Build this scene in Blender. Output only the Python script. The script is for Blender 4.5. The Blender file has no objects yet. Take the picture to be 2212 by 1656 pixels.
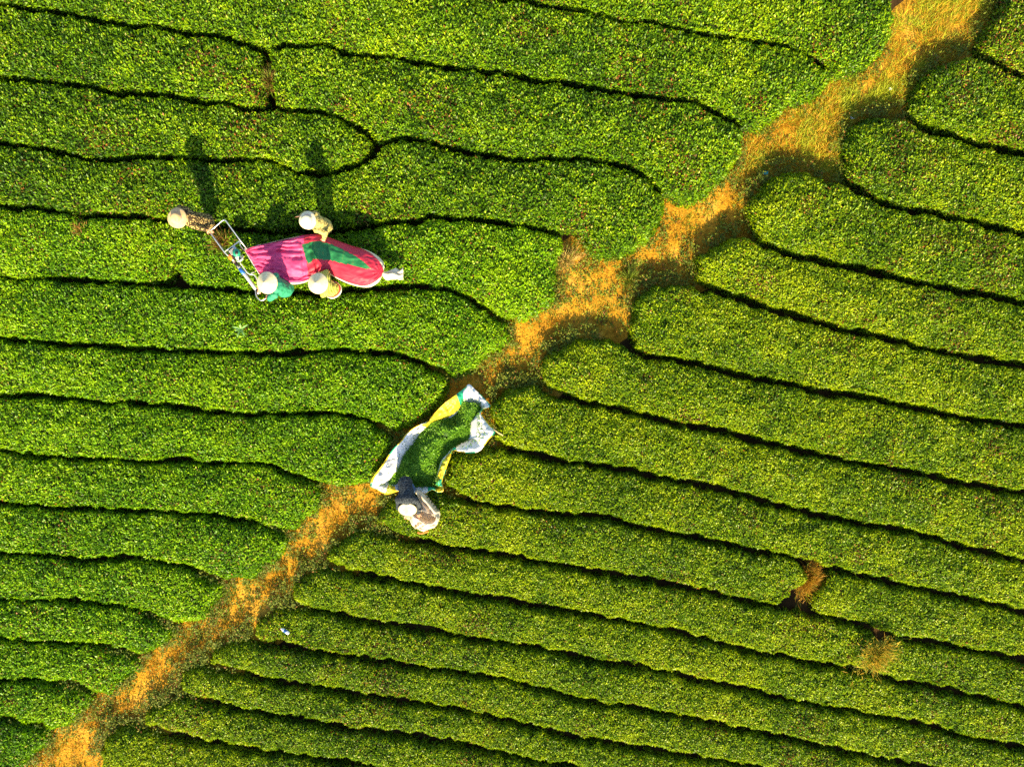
import bpy, bmesh, math, random
import numpy as np
from mathutils import Vector, Matrix

random.seed(7)
rng = np.random.default_rng(7)
SC = bpy.context.scene
COL = SC.collection

# ---------------------------------------------------------------- camera
CAM_Z = 15.95          # drone height over the soil
REF_Z = 0.45           # height at which one hundredth of a metre is one trace unit
cam_d = bpy.data.cameras.new('camera')
cam = bpy.data.objects.new('camera', cam_d)
COL.objects.link(cam)
cam.location = (0, 0, CAM_Z)
cam.rotation_euler = (0, 0, 0)
cam_d.sensor_fit = 'HORIZONTAL'
cam_d.angle = 2 * math.atan(11.06 / (CAM_Z - REF_Z))
cam_d.clip_end = 400
SC.camera = cam

# ---------------------------------------------------------------- sky, sun, exposure
SUN_EL = math.radians(29)
SUN_AZ = math.radians(3.5)      # sun stands at the lower edge of the picture, a little to the right
sdir = Vector((math.sin(SUN_AZ) * math.cos(SUN_EL), -math.cos(SUN_AZ) * math.cos(SUN_EL), math.sin(SUN_EL)))
w = bpy.data.worlds.new('World')
SC.world = w
w.use_nodes = True
nt = w.node_tree
bg = nt.nodes['Background']
sky = nt.nodes.new('ShaderNodeTexSky')
sky.sky_type = 'NISHITA'
sky.sun_disc = False
sky.sun_elevation = SUN_EL
sky.sun_rotation = math.pi - SUN_AZ
nt.links.new(sky.outputs[0], bg.inputs[0])
bg.inputs[1].default_value = 0.10
sun_d = bpy.data.lights.new('sun', 'SUN')
sun_d.energy = 5.0
sun_d.angle = math.radians(0.53)
sun_d.color = (1.0, 0.83, 0.48)
sun = bpy.data.objects.new('sun', sun_d)
sun.rotation_euler = (-sdir).to_track_quat('-Z', 'Y').to_euler()
sun.location = sdir * 60
COL.objects.link(sun)
SC.view_settings.view_transform = 'Standard'
SC.view_settings.look = 'None'
SC.view_settings.exposure = 1.8
SC.view_settings.gamma = 1.0
SC.view_settings.use_curve_mapping = False
SC.render.engine = 'CYCLES'
SC.cycles.max_bounces = 6
SC.cycles.use_denoising = False

# ---------------------------------------------------------------- helpers
def U(px, py, z):
    """trace units (drone photo, 2212 wide) at height z -> point in the place"""
    f = (CAM_Z - z) / (CAM_Z - REF_Z) / 100.0
    return Vector(((px - 1106) * f, (828 - py) * f, z))

def pts(s):
    return [tuple(float(v) for v in p.split(',')) for p in s.split()]

def tag(o, label=None, cat=None, group=None, kind=None):
    if label: o['label'] = label
    if cat: o['category'] = cat
    if group: o['group'] = group
    if kind: o['kind'] = kind
    return o

def empty(name, loc):
    o = bpy.data.objects.new(name, None)
    o.empty_display_size = 0.1
    o.location = loc
    COL.objects.link(o)
    return o

def link_mesh(name, me, mat, parent=None):
    o = bpy.data.objects.new(name, me)
    COL.objects.link(o)
    mats = mat if isinstance(mat, (list, tuple)) else [mat]
    for m in mats:
        me.materials.append(m)
    if parent is not None:
        o.parent = parent
        o.matrix_parent_inverse = Matrix.Translation(-Vector(parent_world(parent)))
    return o

def parent_world(p):
    v = Vector(p.location)
    if p.parent is not None:
        pass
    return v if p.type == 'EMPTY' else Vector((0, 0, 0))

def mesh(name, verts, faces, mat, parent=None, smooth=True, midx=None):
    me = bpy.data.meshes.new(name)
    me.from_pydata([tuple(v) for v in verts], [], [tuple(f) for f in faces])
    if smooth:
        me.polygons.foreach_set('use_smooth', np.ones(len(me.polygons), dtype=bool))
    if midx is not None:
        me.polygons.foreach_set('material_index', np.array(midx, dtype=np.int32))
    me.update()
    return link_mesh(name, me, mat, parent)

def hash2(xi, yi, seed):
    h = (xi.astype(np.int64) * 374761393 + yi.astype(np.int64) * 668265263 + seed * 974711) & 0xffffffff
    h = ((h ^ (h >> 13)) * 1274126177) & 0xffffffff
    h = (h ^ (h >> 16)) & 0xffff
    return h / 65535.0

def vnoise(x, y, s, seed=0):
    x = np.asarray(x, dtype=np.float64) / s
    y = np.asarray(y, dtype=np.float64) / s
    xi = np.floor(x); yi = np.floor(y)
    fx = x - xi; fy = y - yi
    fx = fx * fx * (3 - 2 * fx); fy = fy * fy * (3 - 2 * fy)
    a = hash2(xi, yi, seed); b = hash2(xi + 1, yi, seed)
    c = hash2(xi, yi + 1, seed); d = hash2(xi + 1, yi + 1, seed)
    return (a * (1 - fx) + b * fx) * (1 - fy) + (c * (1 - fx) + d * fx) * fy

def fbm(x, y, s, seed=0, o=3):
    t = 0; a = 0.5; n = 0
    for i in range(o):
        t = t + a * vnoise(x, y, s / 2 ** i, seed + i * 17); n += a; a *= 0.55
    return t / n

def catmull(P, n):
    P = np.array(P, dtype=float)
    m = len(P)
    t = np.linspace(0, m - 1, n)
    i = np.clip(np.floor(t).astype(int), 0, m - 2)
    f = (t - i)[:, None]
    p0 = P[np.clip(i - 1, 0, m - 1)]; p1 = P[i]; p2 = P[i + 1]; p3 = P[np.clip(i + 2, 0, m - 1)]
    return 0.5 * ((2 * p1) + (-p0 + p2) * f + (2 * p0 - 5 * p1 + 4 * p2 - p3) * f ** 2 + (-p0 + 3 * p1 - 3 * p2 + p3) * f ** 3)

def in_poly(x, y, poly):
    x = np.asarray(x); y = np.asarray(y)
    c = np.zeros(x.shape, dtype=bool)
    n = len(poly)
    for i in range(n):
        x1, y1 = poly[i]; x2, y2 = poly[(i + 1) % n]
        if y1 == y2: continue
        k = (y1 > y) != (y2 > y)
        c ^= k & (x < (x2 - x1) * (y - y1) / (y2 - y1) + x1)
    return c

# ---------------------------------------------------------------- materials
def new_mat(name):
    m = bpy.data.materials.new(name)
    m.use_nodes = True
    return m, m.node_tree, m.node_tree.nodes['Principled BSDF']

def ramp(nt, stops):
    r = nt.nodes.new('ShaderNodeValToRGB')
    e = r.color_ramp.elements
    e[0].position, e[0].color = stops[0][0], (*stops[0][1], 1)
    e[1].position, e[1].color = stops[-1][0], (*stops[-1][1], 1)
    for p, c in stops[1:-1]:
        k = e.new(p); k.color = (*c, 1)
    return r

def noise_mat(name, stops, scale=5, detail=5, rough=0.8, bump=0.0, bscale=None, spec=0.3, dist=0.0, metal=0.0, translucent=0.0):
    m, nt, b = new_mat(name)
    tc = nt.nodes.new('ShaderNodeTexCoord')
    n = nt.nodes.new('ShaderNodeTexNoise')
    n.inputs['Scale'].default_value = scale
    n.inputs['Detail'].default_value = detail
    n.inputs['Distortion'].default_value = dist
    nt.links.new(tc.outputs['Object'], n.inputs['Vector'])
    r = ramp(nt, stops)
    nt.links.new(n.outputs['Fac'], r.inputs[0])
    nt.links.new(r.outputs[0], b.inputs['Base Color'])
    b.inputs['Roughness'].default_value = rough
    b.inputs['Specular IOR Level'].default_value = spec
    b.inputs['Metallic'].default_value = metal
    if bump:
        n2 = nt.nodes.new('ShaderNodeTexNoise')
        n2.inputs['Scale'].default_value = bscale or scale * 3
        n2.inputs['Detail'].default_value = 4
        nt.links.new(tc.outputs['Object'], n2.inputs['Vector'])
        bp = nt.nodes.new('ShaderNodeBump')
        bp.inputs['Strength'].default_value = bump
        bp.inputs['Distance'].default_value = 0.02
        nt.links.new(n2.outputs['Fac'], bp.inputs['Height'])
        nt.links.new(bp.outputs[0], b.inputs['Normal'])
    if translucent:
        t = nt.nodes.new('ShaderNodeBsdfTranslucent')
        nt.links.new(r.outputs[0], t.inputs[0])
        mx = nt.nodes.new('ShaderNodeMixShader')
        mx.inputs[0].default_value = translucent
        out = nt.nodes['Material Output']
        nt.links.new(b.outputs[0], mx.inputs[1]); nt.links.new(t.outputs[0], mx.inputs[2])
        nt.links.new(mx.outputs[0], out.inputs[0])
    return m

def plain(name, c, rough=0.6, metal=0.0, spec=0.4, var=0.12, scale=9, bump=0.0, translucent=0.0):
    lo = tuple(max(0, v * (1 - var)) for v in c); hi = tuple(min(1, v * (1 + var)) for v in c)
    return noise_mat(name, [(0.3, lo), (0.7, hi)], scale=scale, rough=rough, metal=metal, spec=spec, bump=bump, translucent=translucent)

def leaf_mat(name, rough=0.42, spec=0.2, trans=0.38):
    m, nt, b = new_mat(name)
    a = nt.nodes.new('ShaderNodeAttribute'); a.attribute_name = 'leaf_color'
    nt.links.new(a.outputs['Color'], b.inputs['Base Color'])
    b.inputs['Roughness'].default_value = rough
    b.inputs['Specular IOR Level'].default_value = spec
    t = nt.nodes.new('ShaderNodeBsdfTranslucent')
    nt.links.new(a.outputs['Color'], t.inputs[0])
    mx = nt.nodes.new('ShaderNodeMixShader'); mx.inputs[0].default_value = trans
    nt.links.new(b.outputs[0], mx.inputs[1]); nt.links.new(t.outputs[0], mx.inputs[2])
    nt.links.new(mx.outputs[0], nt.nodes['Material Output'].inputs[0])
    return m

M_LEAF = leaf_mat('tea leaves')
M_GRASS = leaf_mat('path grass', rough=0.6, spec=0.25, trans=0.3)
M_CORE = noise_mat('dark hedge core', [(0.3, (0.010, 0.012, 0.004)), (0.7, (0.025, 0.032, 0.008))], scale=14, rough=0.95, spec=0.05)  # dark fill colour for the shaded inside of the hedges
M_SOIL = noise_mat('soil', [(0.25, (0.020, 0.012, 0.005)), (0.55, (0.045, 0.024, 0.008)), (0.8, (0.08, 0.042, 0.012))], scale=3.0, detail=8, rough=0.95, bump=0.6, bscale=30, spec=0.1)

def path_mat():
    m, nt, b = new_mat('trodden orange earth')
    tc = nt.nodes.new('ShaderNodeTexCoord')
    def N(s, d=6, dist=0.0):
        n = nt.nodes.new('ShaderNodeTexNoise'); n.inputs['Scale'].default_value = s
        n.inputs['Detail'].default_value = d; n.inputs['Distortion'].default_value = dist
        nt.links.new(tc.outputs['Object'], n.inputs['Vector']); return n
    n1 = N(1.3, 8, 0.4); r1 = ramp(nt, [(0.3, (0.36, 0.165, 0.012)), (0.5, (0.47, 0.235, 0.016)), (0.72, (0.54, 0.31, 0.045))])
    nt.links.new(n1.outputs['Fac'], r1.inputs[0])
    n2 = N(14, 6, 0.6); r2 = ramp(nt, [(0.33, (0.42, 0.36, 0.26)), (0.55, (1, 1, 1)), (0.8, (1.12, 1.05, 0.95))])
    nt.links.new(n2.outputs['Fac'], r2.inputs[0])
    mx = nt.nodes.new('ShaderNodeMix'); mx.data_type = 'RGBA'; mx.blend_type = 'MULTIPLY'; mx.inputs[0].default_value = 0.8
    nt.links.new(r1.outputs[0], mx.inputs[6]); nt.links.new(r2.outputs[0], mx.inputs[7])
    nt.links.new(mx.outputs[2], b.inputs['Base Color'])
    b.inputs['Roughness'].default_value = 0.95; b.inputs['Specular IOR Level'].default_value = 0.1
    n3 = N(28, 6); bp = nt.nodes.new('ShaderNodeBump'); bp.inputs['Strength'].default_value = 0.8; bp.inputs['Distance'].default_value = 0.03
    nt.links.new(n3.outputs['Fac'], bp.inputs['Height']); nt.links.new(bp.outputs[0], b.inputs['Normal'])
    return m
M_PATH = path_mat()

# ---------------------------------------------------------------- leaf clouds
def leaf_mesh(name, P, AX, NR, L, W, C, mat, parent=None, fold=0.25):
    """one folded leaf blade (a quad) per point: P base, AX axis, NR leaf normal, L length, W width, C colour"""
    n = len(P)
    SD = np.cross(NR, AX)
    SD /= np.linalg.norm(SD, axis=1, keepdims=True) + 1e-9
    L = L[:, None]; W = W[:, None]
    V = np.empty((n, 4, 3), dtype=np.float32)
    V[:, 0] = P
    mid = P + AX * L * 0.45 + NR * W * fold
    V[:, 1] = mid + SD * W * 0.5
    V[:, 2] = P + AX * L
    V[:, 3] = mid - SD * W * 0.5
    me = bpy.data.meshes.new(name)
    me.vertices.add(n * 4); me.vertices.foreach_set('co', V.ravel())
    me.loops.add(n * 4); me.loops.foreach_set('vertex_index', np.arange(n * 4, dtype=np.int32))
    me.polygons.add(n)
    me.polygons.foreach_set('loop_start', np.arange(0, n * 4, 4, dtype=np.int32))
    at = me.attributes.new('leaf_color', 'FLOAT_COLOR', 'FACE')
    rgba = np.ones((n, 4), dtype=np.float32); rgba[:, :3] = C
    at.data.foreach_set('color', rgba.ravel())
    me.update(calc_edges=True)
    return link_mesh(name, me, mat, parent)

def leaf_frames(n, up_lo, up_hi, nrm, rg):
    """random leaf axes that fan out and up from a surface with normals nrm"""
    ph = rg.uniform(0, 2 * math.pi, n)
    h = np.stack([np.cos(ph), np.sin(ph), np.zeros(n)], 1)
    # tangent direction on the surface
    t = h - nrm * np.sum(h * nrm, 1, keepdims=True)
    t /= np.linalg.norm(t, axis=1, keepdims=True) + 1e-9
    e = rg.uniform(up_lo, up_hi, n)[:, None]
    ax = t * np.cos(e) + nrm * np.sin(e)
    ln = nrm * np.cos(e) - t * np.sin(e)
    ln += rg.normal(0, 0.28, (n, 3))
    ln -= ax * np.sum(ln * ax, 1, keepdims=True)
    ln /= np.linalg.norm(ln, axis=1, keepdims=True) + 1e-9
    return ax, ln

# ---------------------------------------------------------------- traced rows (gap lines and hedge ends)
G = {
 'L1':"0,7 33,15 67,23 110,22 133,25 173,35 214,43 254,50 284,57 320,56 360,62 400,73 447,80 494,84 520,93 547,103 574,105 617,97 654,103 701,100 731,103 738,112 771,120 821,123 871,128 921,137 972,147 1022,152 1072,155 1112,160 1155,172 1205,178 1255,185 1299,194 1339,200 1389,205 1439,214 1469,218 1476,218 1509,224 1543,240 1573,254 1599,267",
 'L0':"1005,-20 1085,-2 1145,3 1182,12 1232,22 1272,28 1312,37 1355,45 1399,50 1439,53 1472,64 1496,69 1519,75 1576,83 1623,88 1663,95 1690,100 1723,108 1753,123 1773,135 1793,150 1806,163",
 'L2':"0,167 40,172 83,178 107,182 160,182 180,187 207,195 240,200 284,204 327,200 360,204 394,212 434,219 474,222 500,227 527,234 564,235 617,237 644,242 684,239 717,249 731,253 738,254 755,264 781,277 798,290 813,309",
 'L2b':"813,309 845,304 885,302 918,309 955,317 988,322 1022,334 1058,333 1088,340 1122,344 1172,342 1222,345 1258,344 1299,347 1332,357 1365,365 1392,377 1415,397 1435,420",
 'L3':"0,312 40,314 83,322 127,330 167,340 207,344 260,344 300,339 340,340 384,342 434,344 467,347 507,345 540,344 567,344 594,350 621,362 651,374 694,377 717,374 738,370 758,365 788,354 805,337 813,309",
 'L4':"0,445 27,449 73,447 110,454 147,465 173,470 214,464 254,464 284,469 317,472 350,477 400,481 444,485 500,494 550,499 601,500 667,500 717,497 738,494 765,492 805,489 838,480 865,477 898,475 925,470 965,472 1005,470 1045,474 1088,482 1132,489 1172,497 1205,504",
 'L5':"0,599 50,603 100,600 150,604 200,606 250,608 287,613 327,614 377,612 417,618 467,621 500,624 540,628 634,633 701,631 731,628 738,626 788,624 838,623 888,621 918,618 955,626 992,634 1022,649 1045,666 1065,681 1088,696",
 'L6':"0,729 33,733 73,739 117,743 160,746 200,743 240,749 287,753 327,753 367,759 407,761 450,761 500,763 550,762 594,766 634,761 684,757 731,760 738,759 781,763 831,761 865,768 898,778 925,789 948,803 965,820",
 'L7':"0,858 43,855 87,855 127,860 167,863 200,868 227,875 260,870 300,873 334,876 370,875 407,883 444,890 490,890 527,896 574,898 617,894 667,893 731,893 738,893 768,900 798,910 821,923 835,933",
 'L8':"0,976 50,985 100,988 150,991 200,995 240,993 287,998 334,996 384,995 424,1001 467,1005 510,1006 550,1005 584,1013 617,1023 651,1036 677,1050",
 'L9':"0,1090 33,1096 100,1100 167,1100 234,1102 300,1105 317,1107 360,1110 400,1115 440,1115 477,1119 510,1125 547,1134 581,1142 607,1157",
 'L10':"0,1200 40,1199 83,1202 127,1209 167,1214 214,1214 260,1210 294,1210 334,1217 367,1224 407,1234 440,1249 477,1264",
 'L11':"0,1302 67,1302 117,1305 167,1307 207,1310 250,1315 284,1320 310,1335 334,1349 364,1360",
 'L12':"0,1390 33,1392 67,1394 97,1399 133,1397 173,1395 200,1400 234,1412 260,1422 287,1432",
 'L13':"0,1479 40,1479 77,1481 110,1486 143,1492 167,1502 180,1509",
 'L14':"0,1564 20,1572 47,1579 77,1586 93,1592",
 'R1':"2128,112 2153,132 2180,147 2214,163",
 'R2':"1970,252 2000,269 2037,284 2070,297 2110,307 2160,319 2214,332",
 'R3':"1826,394 1860,410 1886,427 1926,440 1976,452 2026,460 2077,472 2127,482 2177,494 2214,504",
 'R4':"1626,504 1656,527 1693,540 1710,553 1756,559 1793,564 1843,573 1893,586 1943,599 1993,611 2043,623 2110,631 2160,643 2214,653",
 'R5':"1496,608 1519,616 1559,628 1599,639 1636,656 1676,669 1726,683 1776,698 1826,709 1876,721 1926,734 1976,744 2043,761 2110,773 2160,779 2214,789",
 'R6':"1365,756 1399,766 1439,773 1469,779 1496,784 1519,791 1569,803 1616,813 1659,820 1710,831 1760,841 1810,851 1876,860 1926,871 1976,883 2043,895 2110,906 2214,921",
 'R7':"1162,826 1185,843 1222,858 1258,868 1305,876 1355,888 1405,901 1465,914 1496,919 1526,925 1573,931 1609,945 1659,956 1710,968 1760,980 1810,993 1860,1003 1926,1011 1976,1021 2043,1036 2110,1050 2214,1066",
 'R8':"1055,955 1088,970 1132,980 1172,990 1222,998 1272,1005 1322,1013 1372,1021 1422,1031 1465,1041 1496,1046 1519,1051 1563,1061 1609,1073 1653,1085 1696,1096 1726,1107 1776,1117 1826,1127 1876,1137 1943,1147 1993,1155 2043,1170 2093,1185 2160,1200 2214,1215",
 'R9':"955,1063 992,1080 1032,1090 1072,1096 1132,1105 1188,1114 1238,1115 1288,1119 1332,1129 1372,1140 1422,1150 1465,1158 1496,1165 1519,1169 1566,1179 1609,1189 1659,1199 1696,1205 1736,1217 1776,1229 1810,1235 1860,1247 1910,1257 1976,1274 2043,1289 2110,1302 2160,1309 2214,1325",
 'R10':"815,1147 855,1160 898,1172 938,1180 988,1190 1038,1195 1088,1205 1138,1214 1188,1222 1238,1232 1288,1240 1339,1250 1389,1259 1465,1272 1496,1277 1519,1282 1569,1292 1609,1305 1659,1312 1710,1319 1760,1332 1793,1340 1843,1350 1876,1362 1926,1375 1976,1389 2043,1400 2110,1414 2160,1424 2214,1432",
 'R11':"704,1222 731,1236 748,1243 781,1249 821,1255 871,1265 921,1274 972,1284 1022,1292 1072,1299 1122,1307 1172,1319 1222,1325 1272,1334 1322,1344 1372,1352 1422,1367 1469,1376 1496,1383 1526,1389 1576,1402 1626,1414 1676,1422 1726,1432 1776,1442 1826,1451 1876,1457 1910,1467 1960,1482 2010,1491 2060,1499 2110,1514 2160,1524 2214,1536",
 'R12':"631,1314 667,1322 701,1330 731,1335 751,1343 788,1350 838,1355 888,1364 938,1372 988,1382 1038,1389 1088,1395 1138,1404 1188,1414 1238,1424 1288,1434 1339,1444 1389,1451 1439,1461 1469,1467 1496,1474 1526,1481 1576,1492 1626,1502 1676,1514 1726,1524 1776,1534 1826,1541 1876,1552 1926,1562 1976,1572 2026,1582 2077,1599 2143,1611 2214,1626",
 'R13':"554,1395 601,1402 651,1414 701,1420 731,1424 751,1429 788,1434 838,1441 888,1449 938,1456 988,1462 1038,1469 1088,1477 1138,1489 1188,1502 1238,1519 1288,1527 1339,1534 1389,1542 1439,1551 1469,1556 1496,1563 1526,1569 1576,1579 1626,1589 1676,1599 1726,1611 1776,1622 1826,1634 1876,1644 1943,1656 2214,1716",
 'R14':"440,1447 484,1459 534,1469 584,1481 634,1487 684,1494 731,1503 751,1508 788,1512 838,1519 888,1527 938,1534 988,1542 1038,1552 1088,1566 1138,1579 1188,1591 1238,1601 1288,1609 1339,1619 1389,1629 1439,1636 1469,1640 1496,1644 1526,1649 1576,1656 1810,1706",
 'R15':"387,1506 417,1519 467,1532 517,1544 567,1554 617,1562 667,1569 731,1581 751,1587 788,1591 838,1597 888,1602 938,1609 988,1619 1038,1629 1088,1642 1138,1652 1182,1659 1405,1706",
 'R16':"300,1582 334,1596 384,1606 434,1616 484,1622 534,1631 601,1639 667,1647 731,1656 788,1669 938,1699",
}
E = {
 'A':"1810,161 1876,142 1905,110 1930,73 1936,33 1925,10 1933,-33",
 'B':"1805,167 1776,200 1710,230 1663,260 1633,277 1616,280",
 'C2':"1604,277 1613,300 1606,334 1586,360 1553,394 1519,427 1483,437 1455,430",
 'E':"1437,430 1435,460 1422,490 1399,520 1372,544 1339,554 1299,550 1275,530 1252,507 1222,497",
 'F':"1215,510 1218,534 1208,546 1197,569 1200,603 1198,646 1182,668 1138,684 1102,689",
 'G':"1093,703 1097,726 1078,753 1048,776 1015,801 978,813",
 'H':"968,826 965,846 955,870 938,890 925,906 898,920 871,930 848,930",
 'I':"841,940 845,963 831,986 815,1010 801,1026 781,1046 738,1060 711,1053",
 'J':"682,1060 684,1086 676,1112 654,1127 634,1140",
 'K':"613,1165 611,1185 594,1215 567,1240 530,1262 500,1264",
 'M':"480,1274 477,1292 450,1319 424,1344 400,1354 380,1354",
 'N':"365,1370 354,1395 320,1410 300,1420",
 'O':"286,1441 279,1466 247,1491 220,1507 200,1509",
 'P':"175,1519 160,1549 133,1576 107,1587",
 'Q':"88,1601 77,1626 50,1646 30,1666 10,1692",
 'Ra':"2123,107 2120,80 2133,53 2153,30 2172,0 2180,-33",
 'Rb':"1973,247 1969,227 1976,204 1996,177 2023,147 2057,127 2090,117 2117,115",
 'Rc':"1836,384 1830,354 1831,314 1838,284 1856,264 1883,253 1920,249 1953,252",
 'Rd':"1633,497 1620,474 1619,444 1636,424 1666,390 1696,367 1730,363 1760,370 1796,385",
 'Re':"1509,603 1501,586 1511,547 1536,527 1566,515 1599,515",
 'Rf':"1382,749 1370,729 1367,693 1369,659 1382,633 1405,619 1439,614 1472,618",
 'Rg':"1170,823 1167,806 1175,779 1188,763 1218,743 1258,727 1292,729 1332,740",
 'Rh':"1060,950 1072,930 1067,906 1058,883 1075,856 1105,842 1135,837",
 'Ri':"965,1061 955,1046 958,1030 968,1003 985,983 1025,973",
 'Rj':"814,1142 809,1122 818,1105 838,1086 878,1076 925,1065",
 'Rk':"707,1220 704,1205 711,1192 727,1174 745,1160 778,1152",
 'Rl':"631,1305 621,1275 634,1255 667,1239 687,1229",
 'Rm':"545,1389 537,1362 554,1339 587,1322 611,1316",
 'Rn':"445,1444 437,1434 447,1415 474,1401 517,1393 534,1392",
 'Ro':"390,1504 383,1489 385,1476 400,1459 420,1451",
 'Rp':"300,1577 293,1566 295,1552 307,1539 347,1528 367,1521",
 'Rq':"217,1692 208,1636 214,1616 230,1591 254,1585 277,1582",
 'Rj_r':"1740,1227 1755,1245 1748,1265 1723,1279 1690,1307",
 'Rj_l':"1778,1329 1760,1319 1766,1295 1786,1272 1801,1249 1813,1239",
 'Rk_r':"1873,1365 1881,1389 1876,1415 1853,1442 1843,1451",
 'Rk_l':"1923,1464 1926,1452 1950,1422 1970,1395 1976,1392",
 'C_s':"576,117 579,167 581,200 582,230",
}
G = {k: pts(v) for k, v in G.items()}
E = {k: pts(v) for k, v in E.items()}
E['Rk_r'] = [(x + 30, y + 5) for x, y in E['Rk_r']]
E['Rk_l'] = [(x - 26, y - 5) for x, y in E['Rk_l']]

# ---------------------------------------------------------------- ground
def ground():
    xs = np.linspace(-60, 60, 61); ys = np.linspace(-60, 60, 61)
    v = [(x, y, 0.0) for y in ys for x in xs]
    f = [(j * 61 + i, j * 61 + i + 1, (j + 1) * 61 + i + 1, (j + 1) * 61 + i) for j in range(60) for i in range(60)]
    tag(mesh('ground', v, f, M_SOIL), kind='structure')
ground()

PATH = pts("2230,-110 2150,-30 2060,70 1960,165 1870,245 1770,305 1680,355 1610,420 1540,475 1440,530 1340,590 1265,640 1190,700 1120,765 1050,835 985,910 920,985 850,1050 770,1085 700,1135 640,1195 570,1255 500,1315 430,1375 360,1435 285,1490 210,1550 130,1610 50,1670 -40,1740 -120,1800")
def path_sheet():
    c = catmull(PATH, 420)
    c = np.array([list(U(x, y, 0.0))[:2] for x, y in c])
    d = np.gradient(c, axis=0); d /= np.linalg.norm(d, axis=1, keepdims=True)
    nr = np.stack([-d[:, 1], d[:, 0]], 1)
    NW = 36
    off = np.linspace(-1.35, 1.35, NW)
    X = c[:, None, 0] + nr[:, None, 0] * off; Y = c[:, None, 1] + nr[:, None, 1] * off
    Z = 0.012 + 0.055 * fbm(X, Y, 0.5, 3) + 0.02 * fbm(X, Y, 0.12, 9)
    Z -= 0.06 * np.clip((np.abs(off) - 1.1) / 0.25, 0, 1)[None, :] + 0.012
    Z = np.maximum(Z, 0.005 - 0.1 * (np.abs(off) > 1.3)[None, :])
    n = len(c)
    v = np.stack([X, Y, Z], 2).reshape(-1, 3)
    f = [(i * NW + j, (i + 1) * NW + j, (i + 1) * NW + j + 1, i * NW + j + 1) for i in range(n - 1) for j in range(NW - 1)]
    tag(mesh('path', v, f, M_PATH), kind='structure')
    return c
PATH_W = path_sheet()

# ---------------------------------------------------------------- tea hedges
HW = 5.5     # half width of a furrow between two rows, in trace units

def shift(line, d):
    """offset a left-to-right line: d > 0 moves it down in the picture"""
    P = np.array(line, dtype=float)
    t = np.gradient(P, axis=0); t /= np.linalg.norm(t, axis=1, keepdims=True) + 1e-9
    nr = np.stack([-t[:, 1], t[:, 0]], 1)
    return [tuple(p) for p in P + nr * d]

def sub(line, x0=-1e9, x1=1e9):
    out = []
    for (a, b), (c, d) in zip(line[:-1], line[1:]):
        if a < x0 < c: out.append((x0, b + (d - b) * (x0 - a) / (c - a)))
        if x0 <= a <= x1: out.append((a, b))
        if a < x1 < c: out.append((x1, b + (d - b) * (x1 - a) / (c - a)))
    if x0 <= line[-1][0] <= x1: out.append(line[-1])
    return out

def ext_l(line):
    (a, b) = line[0]
    return [(-170, b - 0.05 * 170)] + list(line) if a < 40 else list(line)

def ext_r(line):
    (a, b), (c, d) = line[-2], line[-1]
    if c > 2150:
        return list(line) + [(2370, d + (d - b) * (2370 - c) / (c - a))]
    return list(line)

def left_row(up, lo, end):
    up = ext_l(up); lo = ext_l(lo)
    return shift(up, HW) + end + shift(lo, -HW)[::-1]

def right_row(up, lo, end):
    return end + shift(ext_r(up), HW) + shift(ext_r(lo), -HW)[::-1]

POLY = {}
HW = 4.2
POLY['A'] = shift(G['L0'], -HW * 0.7) + E['A'] + [(1900, -130), (1000, -130)]
POLY['B'] = [(-170, -130), (960, -130)] + shift(G['L0'], HW * 0.7) + E['B'] + shift(ext_l(G['L1']), -HW)[::-1]
POLY['C1'] = shift(ext_l(sub(G['L1'], x1=565)), HW) + [(x - 5, y + 3) for x, y in E['C_s']] + shift(ext_l(sub(G['L2'], x1=568)), -HW)[::-1]
POLY['C2'] = shift(sub(G['L1'], x0=588), HW) + E['C2'] + shift(G['L2b'], -HW)[::-1] + shift(sub(G['L2'], x0=592), -HW)[::-1][1:] + [(x + 6, y) for x, y in E['C_s']][::-1]
POLY['D'] = shift(ext_l(G['L2']), HW)[:-1] + [(803, 306), (803, 316)] + shift(ext_l(G['L3']), -HW)[::-1][1:]
POLY['E'] = shift(ext_l(G['L3']), HW)[:-1] + [(822, 322)] + shift(G['L2b'], HW)[1:] + E['E'] + shift(ext_l(G['L4']), -HW)[::-1]
lo = sub(G['L5'], x0=389); lo2 = sub(G['L5'], x1=362)
POLY['F'] = shift(ext_l(G['L4']), HW) + E['F'] + shift(lo, -HW)[::-1] + [(386, 592), (378, 575), (371, 566), (365, 572), (364, 596)] + shift(ext_l(lo2), -HW)[::-1]
for k, a, b in (('G', 'L5', 'L6'), ('H', 'L6', 'L7'), ('I', 'L7', 'L8'), ('J', 'L8', 'L9'), ('K', 'L9', 'L10'), ('M', 'L10', 'L11'), ('N', 'L11', 'L12'), ('O', 'L12', 'L13'), ('P', 'L13', 'L14')):
    POLY[k] = left_row(G[a], G[b], E[k])
POLY['Q'] = shift(ext_l(G['L14']), HW) + E['Q'] + [(-60, 1770), (-170, 1770)]
HW = 6.4
POLY['Ra'] = E['Ra'] + [(2200, -130), (2370, -130)] + shift(ext_r(G['R1']), -HW)[::-1]
names = ['Rb', 'Rc', 'Rd', 'Re', 'Rf', 'Rg', 'Rh', 'Ri', 'Rj', 'Rk', 'Rl', 'Rm', 'Rn', 'Ro', 'Rp']
for i, k in enumerate(names):
    if k in ('Rj', 'Rk'): continue
    POLY[k] = right_row(G['R%d' % (i + 1)], G['R%d' % (i + 2)], E[k])
POLY['Rj'] = E['Rj'] + shift(sub(G['R9'], x1=1735), HW) + E['Rj_r'] + shift(sub(G['R10'], x1=1680), -HW)[::-1]
POLY['Rj2'] = E['Rj_l'] + shift(ext_r(sub(G['R9'], x0=1818)), HW) + shift(ext_r(sub(G['R10'], x0=1780)), -HW)[::-1]
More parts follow.
